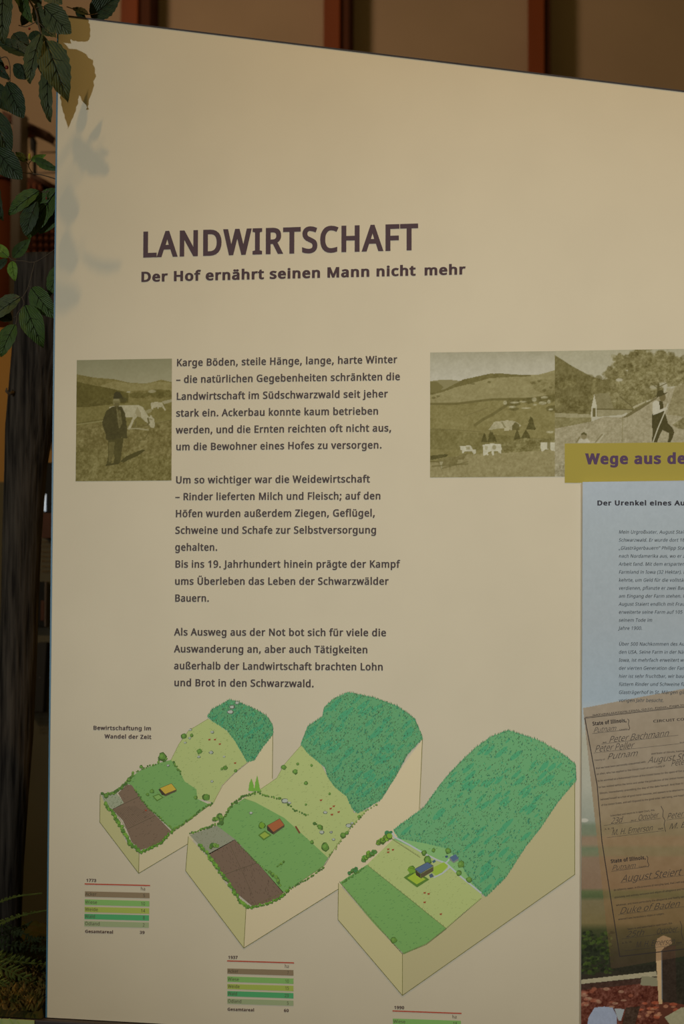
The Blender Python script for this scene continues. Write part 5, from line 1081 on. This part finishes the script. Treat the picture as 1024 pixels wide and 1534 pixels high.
def leaf(p, base, tip, wpx, Y, tone='mid', serr=1, form=0, roll=0.0, dY=0.0, vein=True):
    a = at(*base, Y); c_ = at(*tip, Y + dY)
    me, mv = leaf_mesh(tone, serr, form)
    o = bpy.data.objects.new('leaf', me); COL.objects.link(o); o.parent = p
    yv = (c_ - a); L = yv.length; yv.normalize()
    zv = (Vector((0, -1, 0)) - yv * Vector((0, -1, 0)).dot(yv)).normalized()
    zv = Matrix.Rotation(roll, 3, yv) @ zv; xv = yv.cross(zv)
    W = wpx * MPX(Y)
    loc = a - world_loc(p)
    o.matrix_local = Matrix.Translation(loc) @ Matrix((xv * W, yv * L, zv * L)).transposed().to_4x4()
    if vein:
        v = bpy.data.objects.new('vein', mv); COL.objects.link(v); v.parent = o
    return o
def stem(p, pts, Y, r=1.0, name='stem', m='stem'):
    q = [at(x, y, Y + (pt_[2] if len(pt_) > 2 else 0)) for pt_ in pts for x, y in [pt_[:2]]]
    b = MB(); b.tube(bezier(q, 5), r * MPX(Y), 6); return b.build(name, M[m], p, True)
def berry(p, x, y, Y, r=2.2, m='berry', stretch=1):
    b = MB(); c_ = at(x, y, Y); R = r * MPX(Y)
    b.tube([c_ + Vector((0, 0, -R * stretch)), c_ + Vector((0, 0, -R * .7 * stretch)), c_, c_ + Vector((0, 0, R * .7 * stretch)), c_ + Vector((0, 0, R * stretch))], [R * .1, R * .75, R, R * .75, R * .1], 10)
    return b.build('berry' if m == 'berry' else 'bud', M[m], p, True)

# branch hanging in front of the board's top left corner
F = -0.034
br = empty('leafy_branch', tuple(at(45, -40, F)), 'drooping branch of large dusky leaves over the top left corner of the board', 'branch')
stem(br, [(30, -60), (40, -10), (54, 18), (58, 38), (63, 55), (67, 70)], F, 1.7)
stem(br, [(63, 55), (67, 75), (70, 100), (74, 108)], F, .7); stem(br, [(58, 30), (48, 36), (38, 40), (28, 38)], F, .7); stem(br, [(54, 12), (64, 10), (72, 14)], F, .7); stem(br, [(58, 34), (66, 42)], F, .6)
for a in [((66,10),(105,50),48,-.036,'dusk',1,1,.25), ((62,40),(84,56),24,-.030,'dusk',1,0,-.4), ((55,4),(66,46),26,-.030,'dusk',1,0,.3), ((62,52),(42,124),38,-.040,'dusk',1,0,.3), ((60,50),(66,118),30,-.034,'dusk',1,0,-.2),
          ((68,60),(101,152),52,-.042,'dusk',1.2,0,-.25), ((72,98),(73,182),29,-.038,'dusk',1.2,0,.2), ((50,-20),(60,10),26,-.02,'dusk',.6,0,.3), ((60,-24),(92,6),34,-.026,'dusk',1,1,.1), ((32,-14),(46,34),26,-.038,'mid',.6,0,.4), ((24,-20),(42,22),24,-.034,'mid',.4,0,-.3),
          ((6,-22),(3,64),50,-.045,'dusk',.8,0,.15), ((44,20),(32,38),20,-.02,'dark',.3,0,0), ((50,46),(55,66),22,-.024,'dark',.3,0,0)]:
    leaf(br, a[0], a[1], a[2], a[3], a[4], a[5], a[6], a[7])
berry(br, 44, 43, F + .005, 2.0)
# dark, heart shaped leaves at the far left
br2 = empty('ivy_branch', tuple(at(8, 90, .02)), 'twig of dark green heart shaped leaves at the left edge, upper half', 'branch')
stem(br2, [(-30, 92), (0, 87), (10, 86), (15, 100), (15, 124), (17, 132)], .02, .8); stem(br2, [(10, 118), (20, 128)], .02, .6); stem(br2, [(-20, 190), (4, 204), (12, 232)], .03, .8)
for a in [((44,84),(-6,60),30,.03,'dark',.8,0,.3), ((20,50),(44,78),30,.04,'dark',.4,0,-.3), ((20,98),(44,118),26,.05,'dark',.2,1,.3), ((10,124),(34,176),44,.02,'dark',.1,1,.2), ((-16,124),(12,166),36,.035,'dark',.2,1,-.2), ((-14,166),(14,232),46,.02,'dark',.1,1,-.2),
          ((-6,224),(32,268),46,.01,'dark',.1,1,.2), ((-4,262),(2,330),22,.02,'dark',.1,0,.3), ((-12,90),(14,120),20,.05,'dark',.1,0,.3), ((-20,60),(6,104),22,.06,'dark',.1,0,.3)]:
    leaf(br2, *a)
berry(br2, 10, 101, .05, 3.2); berry(br2, 4, 106, .05, 2.4)
# small sprig
br3 = empty('budding_sprig', tuple(at(60, 262, .03)), 'thin sprig with a yellow bud and small leaves left of the board', 'twig')
stem(br3, [(28, 256), (40, 259), (56, 261), (70, 264), (92, 271)], .03, .8); stem(br3, [(50, 261), (44, 252), (43, 247), (45, 242)], .03, .7); stem(br3, [(43, 247), (36, 240), (28, 237)], .03, .6); stem(br3, [(45, 243), (52, 236), (60, 232)], .03, .6)
for a in [((38,240),(23,228),13,.03,'mid',.8,0,.4), ((42,240),(27,238),8,.035,'mid',.8,0,-.2), ((46,240),(69,232),12,.03,'bright',.6,0,.5), ((52,238),(88,256),17,.025,'mid',1.2,0,.3)]: leaf(br3, *a)
berry(br3, 44, 235, .028, 2.3, 'bud', 2.6)
# mid branch behind the board's edge
br4 = empty('beech_branch', tuple(at(84, 283, .03)), 'twig with four broad green leaves just left of the board, above the log top', 'branch')
stem(br4, [(100, 274), (84, 281), (74, 285), (66, 288), (58, 286)], .035, .8); stem(br4, [(70, 286), (69, 292), (70, 297)], .03, .6); stem(br4, [(74, 285), (64, 296), (58, 304)], .035, .6)
for a in [((59,286),(12,321),34,.03,'mid',.5,0,.25), ((56,302),(37,352),38,.022,'dark',.5,1,.3), ((88,282),(40,356),52,.035,'mid',.4,0,.2), ((86,310),(58,350),40,.04,'mid',.3,0,0)]: leaf(br4, *a)
berry(br4, 69.5, 297, .03, 1.2, 'berry', 1.8)
# lower branch in front of the log
br5 = empty('lower_branch', tuple(at(55, 392, .05)), 'forked twig with bright and dark green leaves in front of the log top', 'branch')
Yb = .05
stem(br5, [(102, 362), (84, 373), (58, 390), (46, 393), (36, 391), (20, 390), (12, 384)], Yb, .8); stem(br5, [(52, 392), (49, 405), (43, 428), (36, 442), (32, 446)], Yb, .8)
stem(br5, [(43, 428), (48, 432)], Yb, .6); stem(br5, [(33, 445), (36, 456), (26, 470), (25, 480), (22, 492)], Yb, .8); stem(br5, [(36, 456), (42, 464)], Yb, .6); stem(br5, [(32, 446), (22, 446), (16, 450)], Yb, .6); stem(br5, [(25, 474), (19, 476)], Yb, .6)
for a in [((19,386),(46,357),20,Yb,'mid',.4,0,.3), ((13,386),(-12,364),20,Yb,'bright',.2,0,.2), ((18,391),(22,421),20,Yb,'bright',.2,0,.1), ((11,388),(-6,406),16,Yb,'dark',.2,0,.2), ((92,396),(73,443),30,Yb,'mid',.2,0,.3), ((96,400),(80,440),26,Yb+.01,'dark',.2,0,.1),
          ((47,431),(84,477),40,Yb,'mid',.15,0,.2), ((31,445),(-16,478),38,Yb,'dusk',.2,0,.3), ((37,457),(64,521),40,Yb-.005,'mid',.25,0,-.2), ((23,486),(0,534),36,Yb-.005,'mid',.2,0,.2), ((18,480),(-14,462),24,Yb+.02,'dark',.2,0,.2)]: leaf(br5, *a)
# twig peeping over the board's top edge
br6 = empty('upper_twig', tuple(at(110, 18, .04)), 'dark leafy twig rising behind the top edge of the board', 'twig')
stem(br6, [(100, 10), (120, 17), (136, 22), (146, 20)], .04, .8)
for a in [((136,26),(183,-12),40,.045,'dark',1,0,.2), ((132,22),(108,12),14,.04,'dark',.6,0,.3), ((114,14),(128,28),14,.045,'dark',.6,0,.3), ((141,20),(150,40),20,.05,'dark',.6,0,.2)]: leaf(br6, *a)
# twig above the board whose leaves throw the soft grey shadows
br7 = empty('canopy_twig', tuple(at(150, -110, -.09)), 'leafy twig overhanging the board above the top of the picture', 'branch')
def shadow_leaf(base, tip, wpx, d, **kw):
    """the same outline, moved along the line from the board towards the halogen spot"""
    L = Vector((0.42, -0.62, 4.4)); out = []
    for q in (base, tip):
        P = at(*q, 0); t_ = d / .62; out.append(P + (L - P) * t_)
    a, c_ = out
    me, mv = leaf_mesh('dusk', kw.get('serr', 1), kw.get('form', 0))
    o = bpy.data.objects.new('leaf', me); COL.objects.link(o); o.parent = br7
    yv = c_ - a; Ln = yv.length; yv.normalize(); zv = (Vector((0, -1, 0)) - yv * Vector((0, -1, 0)).dot(yv)).normalized(); xv = yv.cross(zv)
    o.matrix_local = Matrix.Translation(a - world_loc(br7)) @ Matrix((xv * wpx * MPX(0), yv * Ln, zv * Ln * .3)).transposed().to_4x4()
    v = bpy.data.objects.new('vein', mv); COL.objects.link(v); v.parent = o
    return a
roots = [shadow_leaf((113, 203), (162, 262), 42, .062, serr=1.6), shadow_leaf((135, 212), (153, 182), 15, .062, serr=.8), shadow_leaf((121, 198), (131, 138), 15, .058, serr=1), shadow_leaf((150, 222), (163, 232), 12, .062),
         shadow_leaf((103, 342), (106, 414), 32, .09, form=1), shadow_leaf((122, 377), (181, 402), 21, .095), shadow_leaf((74, 428), (120, 452), 46, .11, form=1), shadow_leaf((104, 276), (106, 338), 34, .085, form=1)]
LP_ = Vector((0.42, -0.62, 4.4)); J = Vector((-.20, -.26, 2.75)); ends = []
for r_ in roots:
    e_ = r_ + (LP_ - r_) * .22; ends.append(e_)
    b = MB(); b.tube([r_, r_ + (LP_ - r_) * .1, e_, e_.lerp(J, .6), J], [.0006, .0008, .001, .0012, .0014], 6); b.build('stem', M['stem'], br7, True)

# ================================================================== fern and moss
rng = random.Random(8)
fern = empty('fern', tuple(at(-20, 1470, .12)), 'green fern spreading low behind the left foot of the board', 'fern')
def frond(pts, Y, wpx, m, n, droop=.0, up=1.0, dn=1.0, lean=0.5):
    q = bezier([at(x, y, Y + (i * .006)) for i, (x, y) in enumerate(pts)], 12); b = MB(); b.tube(q[::3] + [q[-1]], .0011, 5)
    L = len(q)
    for i in range(n):
        t = (i + .5) / n; k = min(L - 2, int(t * (L - 1))); p = q[k]; d = (q[k + 1] - q[k]).normalized()
        w = wpx * MPX(Y) * (1 - t) ** .55 * (.75 + .25 * math.sin(3.1 * min(1, t * 2.2 + .25))); hw = min(.0036, (q[-1] - q[0]).length / n * .33)
        nrm = Vector((-d.z, 0, d.x))
        for s, f in ((1, up), (-1, dn)):
            if f <= 0: continue
            e = (nrm * s * f + d * lean + Vector((0, rng.uniform(-.35, .15), -droop * .3))).normalized() * w * rng.uniform(.85, 1.1) * (f if f < 1 else 1)
            mid = p + e * .55 + Vector((0, -w * .12, 0)); tip = p + e + Vector((0, .0, -droop * w * .3))
            hn = d * hw; fl = Vector((0, -hw * .5, 0))
            b.add([p - hn * .5, p + hn * .5, mid + hn, mid + fl, mid - hn, tip], [(0, 1, 2, 3), (0, 3, 4), (3, 2, 5), (4, 3, 5)])
    return b.build('frond', M[m], fern)
frond([(-40, 1366), (-5, 1353), (25, 1343), (63, 1338)], .16, 8, 'fern', 22, 0, 1, .7, .5)
frond([(-40, 1400), (0, 1384), (30, 1372), (78, 1362)], .13, 13, 'fern', 24, .2, 1, .6, -.35)
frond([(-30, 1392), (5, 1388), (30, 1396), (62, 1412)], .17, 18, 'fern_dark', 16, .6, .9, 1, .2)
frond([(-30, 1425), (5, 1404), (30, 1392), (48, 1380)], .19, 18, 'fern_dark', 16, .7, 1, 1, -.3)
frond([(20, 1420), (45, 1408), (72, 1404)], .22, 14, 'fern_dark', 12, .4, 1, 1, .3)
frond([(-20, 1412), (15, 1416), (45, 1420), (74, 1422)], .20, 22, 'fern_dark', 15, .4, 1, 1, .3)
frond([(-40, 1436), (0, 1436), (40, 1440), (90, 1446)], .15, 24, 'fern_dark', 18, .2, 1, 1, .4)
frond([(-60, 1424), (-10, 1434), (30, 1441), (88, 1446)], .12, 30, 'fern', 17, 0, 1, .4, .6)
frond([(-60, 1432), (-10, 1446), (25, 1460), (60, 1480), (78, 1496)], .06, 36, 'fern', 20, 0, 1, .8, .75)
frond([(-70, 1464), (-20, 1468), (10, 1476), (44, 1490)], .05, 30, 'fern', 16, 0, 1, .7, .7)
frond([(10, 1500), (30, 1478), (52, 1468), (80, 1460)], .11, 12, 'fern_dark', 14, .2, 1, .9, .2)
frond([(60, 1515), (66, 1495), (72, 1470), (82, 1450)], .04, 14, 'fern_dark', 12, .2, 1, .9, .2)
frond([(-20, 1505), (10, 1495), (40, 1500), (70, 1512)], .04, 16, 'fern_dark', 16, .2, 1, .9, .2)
# low moss bed on the plinth
x0 = PX0 + .01; x1m = face[0][0] - .005; nx_, ny_ = 60, 76; lg = at(cen[-2][0], cen[-2][1], LY); vs = []; fs = []
for j in range(ny_):
    for i in range(nx_):
        x = x0 + (x1m - x0) * i / (nx_ - 1); y = -.009 + (.53 + .009) * j / (ny_ - 1)
        h = .012 + .012 * min(1, (y + .012) / .10) + .009 * noise.noise(Vector((x * 30, y * 30, 0))) + .010 * noise.noise(Vector((x * 80, y * 80, 3)))
        if (x - lg.x) ** 2 + (y - LY) ** 2 < .06 ** 2: h = .0015
        if j == 0 or i in (0, nx_ - 1) or j == ny_ - 1: h = 0
        vs.append((x, y, foot(x) + h))
for j in range(ny_ - 1):
    for i in range(nx_ - 1):
        a = j * nx_ + i; fs.append((a, a + 1, a + nx_ + 1, a + nx_))
mo = obj_from('moss', vs, fs, M['moss'], None, True); tag(mo, 'brown green moss covering the bed under the fern', 'moss', kind='stuff')
b = MB()
for i in range(2000):
    x = rng.uniform(x0 + .02, face[0][0] - .012); y = rng.uniform(-.004, .20) if i % 3 else rng.uniform(-.008, .03); z_ = foot(x) + .012 + .012 * min(1, (y + .012) / .10)
    h = rng.uniform(.006, .018); dx, dy = rng.uniform(-.008, .008), rng.uniform(-.010, .004); w = .0016
    b.add([(x - w, y, z_ - .004), (x + w, y, z_ - .004), (x + dx + w, y + dy, z_ + h * .6), (x + dx - w, y + dy, z_ + h * .6), (x + dx * 1.9, y + dy * 2, z_ + h)], [(0, 1, 2, 3), (3, 2, 4)])
tf = b.build('moss_tufts', mat('moss_tips', (0.20, 0.115, 0.03), .95, .05, scale=60, second=(.05, .06, .015)), mo); tf['kind'] = 'stuff'
